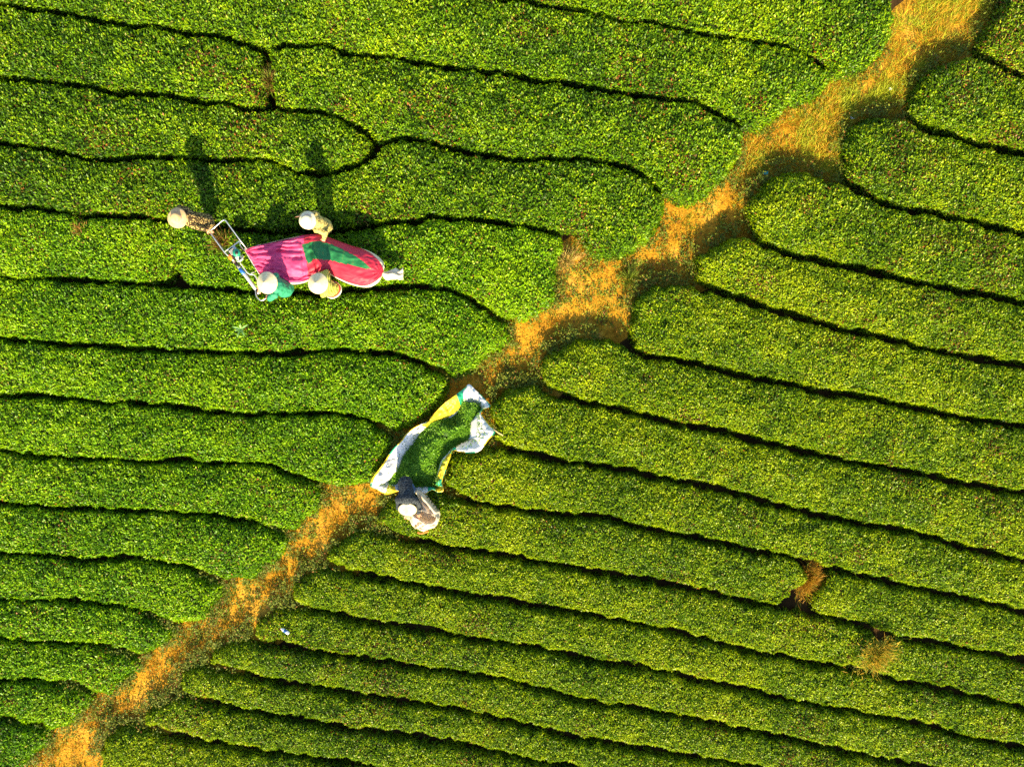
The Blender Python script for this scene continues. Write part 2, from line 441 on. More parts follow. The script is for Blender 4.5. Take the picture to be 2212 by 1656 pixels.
POLY['Rk'] = E['Rk'] + shift(sub(G['R10'], x1=1898), HW) + E['Rk_r'] + shift(sub(G['R11'], x1=1866), -HW)[::-1]
POLY['Rk2'] = E['Rk_l'] + shift(ext_r(sub(G['R10'], x0=1955)), HW) + shift(ext_r(sub(G['R11'], x0=1900)), -HW)[::-1]
POLY['Rq'] = E['Rq'] + shift(G['R16'], HW) + [(900, 1760), (217, 1760)]

# what each row looks like: leaf length, colour mix (0 deep green .. 1 yellow green; row hue with the brighter light at left put in), brown and red leaves
STYLE = {}
for k in 'A B C1 C2 D E'.split(): STYLE[k] = (0.064, 0.50, 0.6)
for k in 'F G H I J K M N O P Q'.split(): STYLE[k] = (0.060, 0.62, 0.30)
for k in 'Ra Rb Rc Rd'.split(): STYLE[k] = (0.058, 0.56, 0.7)
for k in 'Re Rf Rg Rh Ri'.split(): STYLE[k] = (0.052, 0.68, 0.6)
for k in 'Rj Rj2 Rk Rk2 Rl Rm Rn Ro Rp Rq'.split(): STYLE[k] = (0.049, 0.66, 0.55)
STYLE['F'] = (0.060, 0.74, 0.3); STYLE['G'] = (0.060, 0.70, 0.3); STYLE['H'] = (0.060, 0.66, 0.3)

LABELS = {
 'A': 'tea hedge at the top edge just left of the grassy path',
 'B': 'long tea hedge with reddish leaves along the top left edge',
 'C1': 'short tea hedge piece at the upper left, ending at a brown seam in its row',
 'C2': 'wide tea hedge between the brown seam and the path, second full row on the left',
 'D': 'tea hedge with a rounded oval right end that the two workers\' shadows reach',
 'E': 'tea hedge directly above the pink bag, darkened by two standing workers\' shadows',
 'F': 'bright tea hedge being cut, under the harvester and the pink bag',
 'G': 'bright green tea hedge just below the two workers in pale conical hats',
 'H': 'tea hedge left of the path whose tip touches the top of the white tarpaulin',
 'I': 'tea hedge left of the path lying along the white left side of the tarpaulin',
 'J': 'tea hedge left of the path just below the tarpaulin, tip by orange bare earth',
 'K': 'second tea hedge below the tarpaulin on the left side of the path',
 'M': 'third tea hedge below the tarpaulin on the left side of the path',
 'N': 'fourth tea hedge below the tarpaulin on the left side of the path',
 'O': 'fifth tea hedge below the tarpaulin on the left side of the path',
 'P': 'short tea hedge on the left edge, last but one above the bottom left corner',
 'Q': 'small tea hedge piece in the bottom left corner beside the path',
 'Ra': 'tea hedge corner at the top right beside the dry yellow grass',
 'Rb': 'second tea hedge from the top right corner with a blunt round end',
 'Rc': 'third tea hedge from the top right corner, below the shaded bare earth',
 'Rd': 'fourth tea hedge from the top right corner with a tall rounded end at the path',
 'Re': 'tea hedge with orange tinted leaves at its tip, right of the path\'s widest bare patch',
 'Rf': 'tea hedge right of the path starting beside the widest bare orange earth',
 'Rg': 'tea hedge with brownish leaves near its tip, two rows above the tarpaulin',
 'Rh': 'tea hedge touching the upper right corner of the white tarpaulin',
 'Ri': 'tea hedge beginning at the green and yellow right border of the tarpaulin',
 'Rj': 'tea hedge under the cream sack, ending at a bare gap on the far side',
 'Rj2': 'tea hedge piece right of the bare gap in the sack\'s row',
 'Rk': 'tea hedge just below the cream sack, ending at a yellow dry grass clump',
 'Rk2': 'tea hedge piece right of the yellow dry grass clump',
 'Rl': 'tea hedge second below the cream sack, unbroken from path to right edge',
 'Rm': 'tea hedge with the small white and blue bottle lying on it',
 'Rn': 'tea hedge first below the one with the littered bottle',
 'Ro': 'tea hedge second below the one with the littered bottle',
 'Rp': 'tea hedge along the bottom edge, last but one right of the path',
 'Rq': 'tea hedge corner at the bottom edge nearest the path on its right',
}

CELL = 0.05
GX0, GY0, GC = -13.5, -10.5, 0.05
OCC = np.zeros((int(21 / GC), int(27 / GC)), dtype=bool)

def resample(poly, step, tiny=0.3):
    P = np.array(poly + [poly[0]], dtype=float)
    d = np.linalg.norm(np.diff(P, axis=0), axis=1)
    keep = np.concatenate([[True], d > tiny]); P = P[keep]
    d = np.linalg.norm(np.diff(P, axis=0), axis=1); s = np.concatenate([[0], np.cumsum(d)])
    n = max(8, int(s[-1] / step)); t = np.linspace(0, s[-1], n, endpoint=False)
    return np.stack([np.interp(t, s, P[:, 0]), np.interp(t, s, P[:, 1])], 1)

def smooth_loop(P, it=2):
    for _ in range(it):
        P = 0.25 * np.roll(P, 1, 0) + 0.5 * P + 0.25 * np.roll(P, -1, 0)
    return P

def sdf(poly, X, Y):
    A = poly.astype(np.float32); B = np.roll(poly, -1, 0).astype(np.float32)
    x = X.ravel().astype(np.float32); y = Y.ravel().astype(np.float32)
    d2 = np.full(len(x), 1e9, dtype=np.float32); ins = np.zeros(len(x), dtype=bool)
    for (ax, ay), (bx, by) in zip(A, B):
        ex, ey = bx - ax, by - ay
        l2 = ex * ex + ey * ey + 1e-12
        px = x - ax; py = y - ay
        t = (px * ex + py * ey) / l2
        np.clip(t, 0, 1, out=t)
        px -= t * ex; py -= t * ey
        np.minimum(d2, px * px + py * py, out=d2)
        if ay != by:
            k = (ay > y) != (by > y)
            ins ^= k & (x < ex * (y - ay) / ey + ax)
    d = np.sqrt(d2)
    return np.where(ins, d, -d).reshape(X.shape)

def bil(Gd, x, y, x0, y0, c):
    fx = (x - x0) / c; fy = (y - y0) / c
    i = np.clip(np.floor(fx).astype(int), 0, Gd.shape[1] - 2); j = np.clip(np.floor(fy).astype(int), 0, Gd.shape[0] - 2)
    fx = fx - i; fy = fy - j
    return (Gd[j, i] * (1 - fx) + Gd[j, i + 1] * fx) * (1 - fy) + (Gd[j + 1, i] * (1 - fx) + Gd[j + 1, i + 1] * fx) * fy

DEEP = np.array([0.026, 0.085, 0.002]); MIDG = np.array([0.125, 0.275, 0.002]); LIME = np.array([0.330, 0.470, 0.004])
BROWN = np.array([0.10, 0.045, 0.012]); RUST = np.array([0.26, 0.085, 0.016]); PALE = np.array([0.34, 0.32, 0.05])

def path_dist(x, y):
    d = np.full(np.shape(x), 1e9)
    for px, py in PATH_W[::5]:
        d = np.minimum(d, (x - px) ** 2 + (y - py) ** 2)
    return np.sqrt(d)

HS = {}
def hedge(key, seed):
    L, mix, red = STYLE[key]
    rg = np.random.default_rng(1000 + seed)
    P = smooth_loop(resample(POLY[key], 6), 3)
    f = (CAM_Z - REF_Z) / (CAM_Z - REF_Z) / 100
    P = np.stack([(P[:, 0] - 1106) * f, (828 - P[:, 1]) * f], 1)
    # ragged outline, looser at the path
    NP = np.clip(1 - (path_dist(P[:, 0], P[:, 1]) - 0.7) / 0.8, 0, 1)
    d = np.roll(P, -1, 0) - np.roll(P, 1, 0); d /= np.linalg.norm(d, axis=1, keepdims=True) + 1e-9
    nr = np.stack([d[:, 1], -d[:, 0]], 1)
    P = P + nr * ((fbm(P[:, 0], P[:, 1], 0.6, seed) - 0.5) * (0.11 + 0.15 * NP) + (fbm(P[:, 0], P[:, 1], 0.14, seed + 2, 2) - 0.5) * 0.15)[:, None]
    x0, y0 = P.min(0) - 0.15; x1, y1 = P.max(0) + 0.15
    nx = int((x1 - x0) / CELL) + 2; ny = int((y1 - y0) / CELL) + 2
    X, Y = np.meshgrid(x0 + np.arange(nx) * CELL, y0 + np.arange(ny) * CELL)
    D = sdf(P, X, Y)
    # mark as planted
    jj, ii = np.nonzero(D > 0.0)
    gi = ((X[jj, ii] - GX0) / GC).astype(int); gj = ((Y[jj, ii] - GY0) / GC).astype(int)
    ok = (gi >= 0) & (gi < OCC.shape[1]) & (gj >= 0) & (gj < OCC.shape[0])
    OCC[gj[ok], gi[ok]] = True
    # dome profile
    NG = np.clip(1 - (path_dist(X, Y) - 0.6) / 0.9, 0, 1)
    t = np.clip(D / (0.05 + 0.07 * fbm(X, Y, 0.5, seed + 12) + 0.34 * NG * fbm(X, Y, 0.35, seed + 14)), 0, 1)
    Z = np.clip(0.385 + 0.02 * Y, 0.27, 0.48) * (1 - (1 - t) ** 2.6) ** 0.55
    Z = Z + 0.085 * np.sin(np.clip(D / 0.8, 0, 1) * math.pi / 2) * (t > 0)
    Z = Z + ((fbm(X, Y, 0.9, seed + 5) - 0.5) * 0.09 + (fbm(X, Y, 0.22, seed + 8) - 0.5) * 0.10) * t
    Z[D <= 0] = 0.0
    gy, gx = np.gradient(Z, CELL)
    root = empty('tea_hedge', (float(P[:, 0].mean()), float(P[:, 1].mean()), 0))
    tag(root, LABELS[key], 'tea hedge', 'clipped tea hedge rows')
    # dark closed body for the twig mass, added under the leaves to block light
    ins = D > 0.03
    cell = ins[:-1, :-1] | ins[1:, :-1] | ins[:-1, 1:] | ins[1:, 1:]
    used = np.zeros_like(ins); cj, ci = np.nonzero(cell)
    for a, b in ((0, 0), (0, 1), (1, 0), (1, 1)): used[cj + a, ci + b] = True
    idx = -np.ones(ins.shape, dtype=np.int64); idx[used] = np.arange(used.sum())
    v = np.stack([X[used], Y[used], np.where(D[used] > 0.05, np.maximum(Z[used] - 0.055, 0.0), -0.02)], 1)
    q = np.stack([idx[cj, ci], idx[cj, ci + 1], idx[cj + 1, ci + 1], idx[cj + 1, ci]], 1).astype(np.int32)
    me = bpy.data.meshes.new('twigs')
    me.vertices.add(len(v)); me.vertices.foreach_set('co', v.astype(np.float32).ravel())
    me.loops.add(q.size); me.loops.foreach_set('vertex_index', q.ravel())
    me.polygons.add(len(q)); me.polygons.foreach_set('loop_start', np.arange(0, q.size, 4, dtype=np.int32))
    me.update(calc_edges=True)
    link_mesh('twigs', me, M_CORE, root)  # filler body that stops light passing between the leaves
    # leaves
    dens = 2.05 / (0.225 * L * L)
    slope = np.sqrt(1 + gx ** 2 + gy ** 2)
    wgt = np.where(D > -0.01, np.clip(slope, 1, 2.3), 0)
    inview = (np.abs(X) < 11.6) & (np.abs(Y) < 8.9)
    wgt = wgt * np.where(inview, 1.0, 0.45)
    cum = np.cumsum(wgt.ravel())
    N = int(cum[-1] * CELL * CELL * dens)
    c = np.searchsorted(cum, rg.uniform(0, cum[-1], N))
    x = X.ravel()[c] + rg.uniform(-0.5, 0.5, N) * CELL; y = Y.ravel()[c] + rg.uniform(-0.5, 0.5, N) * CELL
    z = bil(Z, x, y, x0, y0, CELL); dd = bil(D, x, y, x0, y0, CELL)
    sx = bil(gx, x, y, x0, y0, CELL); sy = bil(gy, x, y, x0, y0, CELL)
    nrm = np.stack([-sx, -sy, np.ones(N)], 1); nrm /= np.linalg.norm(nrm, axis=1, keepdims=True)
    nrm[:, 2] = np.maximum(nrm[:, 2], 0.15); nrm /= np.linalg.norm(nrm, axis=1, keepdims=True)
    # clumps of shoots
    cl = vnoise(x, y, 0.085, seed + 31) * 0.6 + vnoise(x, y, 0.04, seed + 32) * 0.4
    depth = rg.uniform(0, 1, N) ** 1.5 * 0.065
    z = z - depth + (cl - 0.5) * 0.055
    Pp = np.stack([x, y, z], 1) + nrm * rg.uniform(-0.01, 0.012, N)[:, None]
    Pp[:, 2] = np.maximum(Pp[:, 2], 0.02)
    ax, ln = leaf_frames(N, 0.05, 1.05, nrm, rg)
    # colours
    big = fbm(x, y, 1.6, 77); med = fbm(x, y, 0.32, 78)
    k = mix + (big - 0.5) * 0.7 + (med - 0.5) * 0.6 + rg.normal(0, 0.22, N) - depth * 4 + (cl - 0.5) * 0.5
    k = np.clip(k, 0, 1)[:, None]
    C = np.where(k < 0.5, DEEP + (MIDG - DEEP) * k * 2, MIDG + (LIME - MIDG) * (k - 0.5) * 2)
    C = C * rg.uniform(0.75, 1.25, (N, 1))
    C = C * (np.array([1.08, 0.93, 1.0]) if key[0] == 'R' else np.array([0.90, 1.0, 1.0]) if key in 'FGHIJKMNOPQ' else np.array([1.0, 0.95, 1.0]))
    patch = np.clip((fbm(x, y, 0.75, 91) - 0.60) * 6, 0, 1) * red
    r = rg.uniform(0, 1, N)
    m1 = r < 0.008 * red + patch * 0.28
    C[m1] = np.where(rg.uniform(0, 1, (m1.sum(), 1)) < 0.5, RUST, BROWN) * rg.uniform(0.6, 1.3, (m1.sum(), 1))
    m2 = (r > 0.985 - patch * 0.05)
    C[m2] = PALE * rg.uniform(0.7, 1.2, (m2.sum(), 1))
    Ls = L * rg.uniform(0.65, 1.25, N); Ws = Ls * rg.uniform(0.38, 0.52, N)
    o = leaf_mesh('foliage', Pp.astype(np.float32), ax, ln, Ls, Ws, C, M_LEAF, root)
    tag(o, kind='stuff')
    HS[key] = (Z, x0, y0)
    return N

tot = 0
for i, k in enumerate(POLY):
    tot += hedge(k, i * 3 + 1)
print('leaves', tot)

def hedge_top(x, y):
    best = 0.0
    for Z, x0, y0 in HS.values():
        i = int((x - x0) / CELL); j = int((y - y0) / CELL)
        if 0 <= i < Z.shape[1] and 0 <= j < Z.shape[0]:
            best = max(best, float(Z[j, i]))
    return best

# ---------------------------------------------------------------- grass, weeds and litter on the path
def on_path(n, rg, reach=1.15):
    s = rg.integers(0, len(PATH_W) - 1, n); fr = rg.uniform(0, 1, n)[:, None]
    c = PATH_W[s] * (1 - fr) + PATH_W[s + 1] * fr
    a = rg.uniform(0, 2 * math.pi, n); r = reach * np.sqrt(rg.uniform(0, 1, n))
    p = c + np.stack([np.cos(a) * r, np.sin(a) * r], 1)
    gi = ((p[:, 0] - GX0) / GC).astype(int); gj = ((p[:, 1] - GY0) / GC).astype(int)
    ok = (gi >= 0) & (gi < OCC.shape[1]) & (gj >= 0) & (gj < OCC.shape[0])
    p = p[ok]; free = ~OCC[gj[ok], gi[ok]]
    return p[free]

def path_growth():
    rg = np.random.default_rng(5)
    # dry grass
    p = on_path(330000, rg)
    far = np.clip((p[:, 0] + p[:, 1] * 0.8 - 6.5) / 5.0, 0, 1)         # rank grass towards the top right
    nz = fbm(p[:, 0], p[:, 1], 0.55, 201); nz2 = fbm(p[:, 0], p[:, 1], 0.16, 202)
    keep = rg.uniform(0, 1, len(p)) < np.clip((nz - 0.50) * 4.5 + (nz2 - 0.5) * 3.2 + far * 1.0, 0.02, 1)
    p = p[keep]; far = far[keep]; nz = nz[keep]; n = len(p)
    nrm = np.tile(np.array([0, 0, 1.0]), (n, 1))
    ax, ln = leaf_frames(n, 0.12, 0.95, nrm, rg)
    L = rg.uniform(0.05, 0.13, n) * (1 + far * 1.1); W = rg.uniform(0.005, 0.011, n)
    straw = np.array([0.60, 0.37, 0.022]); gold = np.array([0.55, 0.26, 0.010]); olive = np.array([0.22, 0.25, 0.008])
    k = np.clip(fbm(p[:, 0], p[:, 1], 0.4, 204) * 1.6 - 0.3 + rg.normal(0, 0.18, n), 0, 1)[:, None]
    C = gold * (1 - k) + straw * k
    g = (rg.uniform(0, 1, n) < 0.12 + 0.30 * far + 0.55 * np.clip((fbm(p[:, 0], p[:, 1], 0.5, 207) - 0.5) * 5, 0, 1))[:, None]
    C = np.where(g, olive * (1 + 0.7 * far[:, None]), C) * rg.uniform(0.6, 1.25, (n, 1))
    P = np.concatenate([p, np.full((n, 1), 0.02)], 1)
    o = leaf_mesh('dry_grass', P, ax, ln, L, W, C, M_GRASS)
    tag(o, 'dry golden grass growing along the earth path between the hedges', 'grass', kind='stuff')
    # small green weeds, dropped tea leaves
    p = on_path(260000, rg)
    nz = fbm(p[:, 0], p[:, 1], 0.5, 211); nz2 = fbm(p[:, 0], p[:, 1], 0.14, 212)
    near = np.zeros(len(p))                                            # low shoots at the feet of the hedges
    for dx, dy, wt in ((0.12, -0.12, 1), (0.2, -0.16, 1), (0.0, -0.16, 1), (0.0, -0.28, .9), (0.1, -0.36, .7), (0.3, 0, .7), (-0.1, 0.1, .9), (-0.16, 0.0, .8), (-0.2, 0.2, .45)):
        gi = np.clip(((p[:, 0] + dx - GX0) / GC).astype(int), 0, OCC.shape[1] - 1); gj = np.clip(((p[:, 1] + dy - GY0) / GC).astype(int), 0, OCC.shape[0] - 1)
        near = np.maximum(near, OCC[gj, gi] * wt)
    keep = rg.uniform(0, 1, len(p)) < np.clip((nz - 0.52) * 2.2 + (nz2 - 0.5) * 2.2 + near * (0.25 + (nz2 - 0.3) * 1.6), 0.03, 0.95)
    p = p[keep]; near = near[keep]; n = len(p)
    nrm = np.tile(np.array([0, 0, 1.0]), (n, 1))
    ax, ln = leaf_frames(n, 0.0, 0.7, nrm, rg)
    L = rg.uniform(0.03, 0.065, n); W = L * rg.uniform(0.35, 0.55, n)
    k = rg.uniform(0, 1, (n, 1))
    C = np.array([0.06, 0.13, 0.008]) * (1 - k) + np.array([0.30, 0.33, 0.02]) * k
    C = C * (1 - 0.35 * near[:, None])  # shade at the hedge feet put into the leaf colour
    br = rg.uniform(0, 1, n) < 0.22 * (1 - 0.7 * near)
    C[br] = np.array([0.22, 0.09, 0.02]) * rg.uniform(0.5, 1.4, (br.sum(), 1))
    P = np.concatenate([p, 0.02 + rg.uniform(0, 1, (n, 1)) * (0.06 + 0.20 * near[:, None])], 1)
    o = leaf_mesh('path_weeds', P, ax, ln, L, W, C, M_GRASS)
    tag(o, 'small green weeds and fallen leaves scattered over the earth path', 'weeds', kind='stuff')
path_growth()

def grass_clump(px, py, rad, n, length, label, mixg=0.25, z0=0.0, squash=1.0, ang=0.0, seed=1, colour=((0.52, 0.33, 0.05), (0.42, 0.19, 0.02))):
    rg = np.random.default_rng(seed)
    c = U(px, py, z0 + 0.2)
    a = rg.uniform(0, 2 * math.pi, n); r = rad * np.abs(rg.normal(0, 0.55, n)) * (0.6 + 0.8 * vnoise(a, a * 0, 0.5, seed))
    u = np.cos(a) * r; v = np.sin(a) * r * squash
    ca, sa = math.cos(ang), math.sin(ang)
    p = np.stack([c.x + u * ca - v * sa, c.y + u * sa + v * ca], 1)
    nrm = np.tile(np.array([0, 0, 1.0]), (n, 1))
    nrm[:, 0] += (p[:, 0] - c.x) / rad * 0.8; nrm[:, 1] += (p[:, 1] - c.y) / rad * 0.8
    nrm /= np.linalg.norm(nrm, axis=1, keepdims=True)
    ax, ln = leaf_frames(n, 0.25, 1.4, nrm, rg)
    L = rg.uniform(0.5, 1.15, n) * length; W = rg.uniform(0.006, 0.014, n)
    k = rg.uniform(0, 1, (n, 1))
    C = np.array(colour[0]) * k + np.array(colour[1]) * (1 - k)
    g = rg.uniform(0, 1, n) < mixg
    C[g] = np.array([0.16, 0.22, 0.015]) * rg.uniform(0.6, 1.3, (g.sum(), 1))
    P = np.concatenate([p, z0 + 0.02 + rg.uniform(0, 0.06, (n, 1))], 1)
    root = empty('grass_clump', (c.x, c.y, z0))
    o = leaf_mesh('grass_blades', P, ax, ln, L, W, C, M_GRASS, root)
    tag(o, kind='stuff')
    tag(root, label, 'grass clump')
    return root

grass_clump(1905, 1418, 0.42, 2600, 0.17, 'yellow dry grass clump growing in a break of a tea hedge at the lower right', 0.42, 0.40, 0.6, 0.9, 11, ((0.62, 0.46, 0.04), (0.50, 0.28, 0.02)))
grass_clump(1752, 1252, 0.34, 2600, 0.22, 'low dead grass tinted orange for the sunlit soil of the bare gap between two hedge pieces', 0.12, 0.10, 0.5, 1.1, 12, ((0.46, 0.26, 0.02), (0.36, 0.17, 0.015)))  # orange of sunlit soil put into the grass blades
grass_clump(160, 490, 0.20, 130, 0.14, 'withered brown stalks sticking out of the bright hedge at the left', 0.2, 0.50, 0.7, 1.4, 13, ((0.40, 0.20, 0.04), (0.22, 0.09, 0.02)))
grass_clump(578, 168, 0.22, 420, 0.26, 'brown withered twigs in the seam between two hedge pieces at the upper left', 0.45, 0.33, 0.22, 1.5, 14, ((0.24, 0.14, 0.03), (0.13, 0.055, 0.015)))
grass_clump(474, 521, 0.20, 420, 0.28, 'bare brown twigs poking out of the hedge beneath the harvester handles', 0.25, 0.42, 0.6, 1.0, 15, ((0.30, 0.15, 0.03), (0.12, 0.05, 0.015)))
grass_clump(1222, 560, 0.26, 700, 0.30, 'pale straw tuft at the tip of the harvested hedge beside the path', 0.15, 0.0, 0.6, 0.3, 16, ((0.62, 0.48, 0.16), (0.45, 0.26, 0.05)))
grass_clump(1362, 598, 0.18, 360, 0.30, 'dark green weed tuft standing on the bare orange earth', 0.9, 0.0, 0.7, 1.2, 17)

# ---------------------------------------------------------------- solid shapes
def tube_data(P, r, seg=8, closed=False):
    P = [Vector(p) for p in P]
    n = len(P); V = []; F = []
    rs = r if isinstance(r, (list, tuple)) else [r] * n
    ref = None
    for i, p in enumerate(P):
        t = (P[min(i + 1, n - 1)] - P[max(i - 1, 0)]).normalized()
        if ref is None:
            ref = t.orthogonal().normalized()
        ref = (ref - t * ref.dot(t)).normalized()
        b = t.cross(ref)
        for k in range(seg):
            a = 2 * math.pi * k / seg
            V.append(p + (ref * math.cos(a) + b * math.sin(a)) * rs[i])
    for i in range(n - 1):
        for k in range(seg):
            F.append((i * seg + k, i * seg + (k + 1) % seg, (i + 1) * seg + (k + 1) % seg, (i + 1) * seg + k))
    F.append(tuple(range(seg))[::-1]); F.append(tuple(range((n - 1) * seg, n * seg)))
    return V, F

def tube(name, P, r, mat, parent, seg=8, curve=0):
    if curve:
        P = [Vector(v) for v in catmull([tuple(p) for p in P], curve)]
    V, F = tube_data(P, r, seg)
    return mesh(name, V, F, mat, parent)

def box(name, c, size, mat, parent, rot=None, bev=0.012):
    bm = bmesh.new()
    bmesh.ops.create_cube(bm, size=1)
    bmesh.ops.scale(bm, vec=size, verts=bm.verts)
    if bev:
        bmesh.ops.bevel(bm, geom=bm.edges[:], offset=min(bev, min(size) * 0.3), segments=2, affect='EDGES', profile=0.6)
    if rot is not None:
        bmesh.ops.rotate(bm, cent=(0, 0, 0), matrix=rot, verts=bm.verts)
    bmesh.ops.translate(bm, vec=c, verts=bm.verts)
    me = bpy.data.meshes.new(name); bm.to_mesh(me); bm.free()
    return link_mesh(name, me, mat, parent)

def lathe(name, prof, c, axis, mat, parent, seg=28, smooth=True, jitter=0.0):
    q = Vector(axis).normalized().to_track_quat('Z', 'Y')
    V = []; F = []
    n = len(prof)
    for i, (r, h) in enumerate(prof):
        for k in range(seg):
            a = 2 * math.pi * k / seg
            rr = r * (1 + jitter * math.sin(a * 3 + i))
            V.append(Vector(c) + q @ Vector((rr * math.cos(a), rr * math.sin(a), h)))
    for i in range(n - 1):
        for k in range(seg):
            F.append((i * seg + k, i * seg + (k + 1) % seg, (i + 1) * seg + (k + 1) % seg, (i + 1) * seg + k))
    return mesh(name, V, F, mat, parent, smooth)

# ---------------------------------------------------------------- people
def cap(V, F, p0, p1, r0, r1, seg=12):
    p0 = Vector(p0); p1 = Vector(p1); t = (p1 - p0)
    if t.length < 1e-6: t = Vector((0, 0, 1e-3))
    t.normalize(); u = t.orthogonal().normalized(); b = t.cross(u)
    rings = []
    for a in (-75, -45, -15): rings.append((p0 + t * r0 * math.sin(math.radians(a)), r0 * math.cos(math.radians(a))))
    for a in (15, 45, 75): rings.append((p1 + t * r1 * math.sin(math.radians(a)), r1 * math.cos(math.radians(a))))
    o = len(V)
    for c, r in rings:
        for k in range(seg):
            a = 2 * math.pi * k / seg
            V.append(c + (u * math.cos(a) + b * math.sin(a)) * r)
    for i in range(len(rings) - 1):
        for k in range(seg):
            F.append((o + i * seg + k, o + i * seg + (k + 1) % seg, o + (i + 1) * seg + (k + 1) % seg, o + (i + 1) * seg + k))
    F.append(tuple(o + k for k in range(seg))[::-1])
    F.append(tuple(o + (len(rings) - 1) * seg + k for k in range(seg)))

def chain(V, F, P, R):
    for i in range(len(P) - 1): cap(V, F, P[i], P[i + 1], R[i], R[i + 1])

CLOUD = bpy.data.textures.new('cloth folds', 'CLOUDS'); CLOUD.noise_scale = 0.09; CLOUD.noise_depth = 2

def solid(name, V, F, voxel, mat, parent, smooth=6, folds=0.0):
    me = bpy.data.meshes.new('raw'); me.from_pydata([tuple(v) for v in V], [], F); me.update()
    o = bpy.data.objects.new('raw', me); COL.objects.link(o)
    md = o.modifiers.new('r', 'REMESH'); md.mode = 'VOXEL'; md.voxel_size = voxel
    md = o.modifiers.new('s', 'SMOOTH'); md.factor = 0.5; md.iterations = smooth
    if folds:
        md = o.modifiers.new('d', 'DISPLACE'); md.texture = CLOUD; md.texture_coords = 'GLOBAL'; md.strength = folds; md.mid_level = 0.5
        md = o.modifiers.new('s2', 'SMOOTH'); md.factor = 0.4; md.iterations = 2
    dg = bpy.context.evaluated_depsgraph_get()
    out = bpy.data.meshes.new_from_object(o.evaluated_get(dg))
    bpy.data.objects.remove(o); bpy.data.meshes.remove(me)
    out.name = name
    out.polygons.foreach_set('use_smooth', np.ones(len(out.polygons), dtype=bool)); out.update()
    return link_mesh(name, out, mat, parent)

def hand(V, F, wrist, d, nrm, side, curl=0.7, splay=0.12):
    d = Vector(d).normalized(); nrm = Vector(nrm); nrm = (nrm - d * nrm.dot(d)).normalized(); s = d.cross(nrm) * side
    w = Vector(wrist)
    for k in (-0.026, 0.0, 0.026): cap(V, F, w + s * k * 0.7, w + d * 0.08 + s * k, 0.017, 0.015)
    for i, (k, ln) in enumerate(((0.030, 0.072), (0.010, 0.080), (-0.011, 0.074), (-0.030, 0.058))):
        b = w + d * 0.085 + s * k
        d1 = (d + s * (1.5 - i) * splay - nrm * curl * 0.5).normalized()
        d2 = (d + s * (1.5 - i) * splay - nrm * curl * 1.5).normalized()
        m = b + d1 * ln * 0.5
        cap(V, F, b - d * 0.01, m, 0.0095, 0.009, 8); cap(V, F, m, m + d2 * ln * 0.5, 0.009, 0.0075, 8)
    tb = w + d * 0.02 + s * 0.030
    t1 = tb + (d * 0.6 + s * 0.8 - nrm * 0.3 * curl).normalized() * 0.042
    cap(V, F, tb, t1, 0.013, 0.0105, 8); cap(V, F, t1, t1 + (d * 0.95 + s * 0.2 - nrm * curl * 0.6).normalized() * 0.032, 0.0105, 0.008, 8)

SKIN = noise_mat('bare skin', [(0.3, (0.42, 0.20, 0.11)), (0.7, (0.52, 0.27, 0.16))], scale=12, rough=0.55, spec=0.35)  # tan skin tone with slight mottling
HAIR = plain('black hair', (0.012, 0.010, 0.009), rough=0.5)
EYE = plain('eye', (0.02, 0.015, 0.012), rough=0.2)
LIP = plain('lips', (0.35, 0.11, 0.09), rough=0.5)
STRAW = None

def straw_mat():
    m, nt, b = new_mat('palm leaf hat')
    tc = nt.nodes.new('ShaderNodeTexCoord')
    n = nt.nodes.new('ShaderNodeTexNoise'); n.inputs['Scale'].default_value = 22; n.inputs['Detail'].default_value = 6
    nt.links.new(tc.outputs['Object'], n.inputs['Vector'])
    r = ramp(nt, [(0.3, (0.56, 0.45, 0.24)), (0.6, (0.70, 0.58, 0.34)), (0.8, (0.76, 0.66, 0.44))])
    nt.links.new(n.outputs['Fac'], r.inputs[0]); nt.links.new(r.outputs[0], b.inputs['Base Color'])
    b.inputs['Roughness'].default_value = 0.5
    return m
STRAW = straw_mat()
TANHAT = noise_mat('tan cloth hat', [(0.3, (0.46, 0.30, 0.13)), (0.7, (0.58, 0.40, 0.20))], scale=20, rough=0.8)
CREAMHAT = noise_mat('cream cloth hat', [(0.3, (0.62, 0.52, 0.33)), (0.7, (0.74, 0.65, 0.46))], scale=20, rough=0.8)
PINKBAND = plain('pink scarf', (0.62, 0.22, 0.24), rough=0.8)

def dots_mat(name, base, dot, scale, size, rough=0.85):
    m, nt, b = new_mat(name)
    tc = nt.nodes.new('ShaderNodeTexCoord')
    v = nt.nodes.new('ShaderNodeTexVoronoi'); v.inputs['Scale'].default_value = scale
    nt.links.new(tc.outputs['Object'], v.inputs['Vector'])
    r = ramp(nt, [(size * 0.8, dot), (size, base)])
    nt.links.new(v.outputs['Distance'], r.inputs[0]); nt.links.new(r.outputs[0], b.inputs['Base Color'])
    b.inputs['Roughness'].default_value = rough; b.inputs['Specular IOR Level'].default_value = 0.2
    return m
SHIRT_DOT = dots_mat('brown dotted shirt', (0.045, 0.028, 0.014), (0.50, 0.36, 0.12), 30, 0.42)
SHIRT_CAMO = noise_mat('tan mottled shirt', [(0.36, (0.06, 0.055, 0.02)), (0.44, (0.30, 0.24, 0.07)), (0.55, (0.52, 0.40, 0.12)), (0.68, (0.20, 0.20, 0.07))], scale=24, detail=3, rough=0.85, dist=0.6)
JACKET = noise_mat('sea green jacket', [(0.3, (0.012, 0.16, 0.085)), (0.7, (0.025, 0.24, 0.13))], scale=7, rough=0.7)
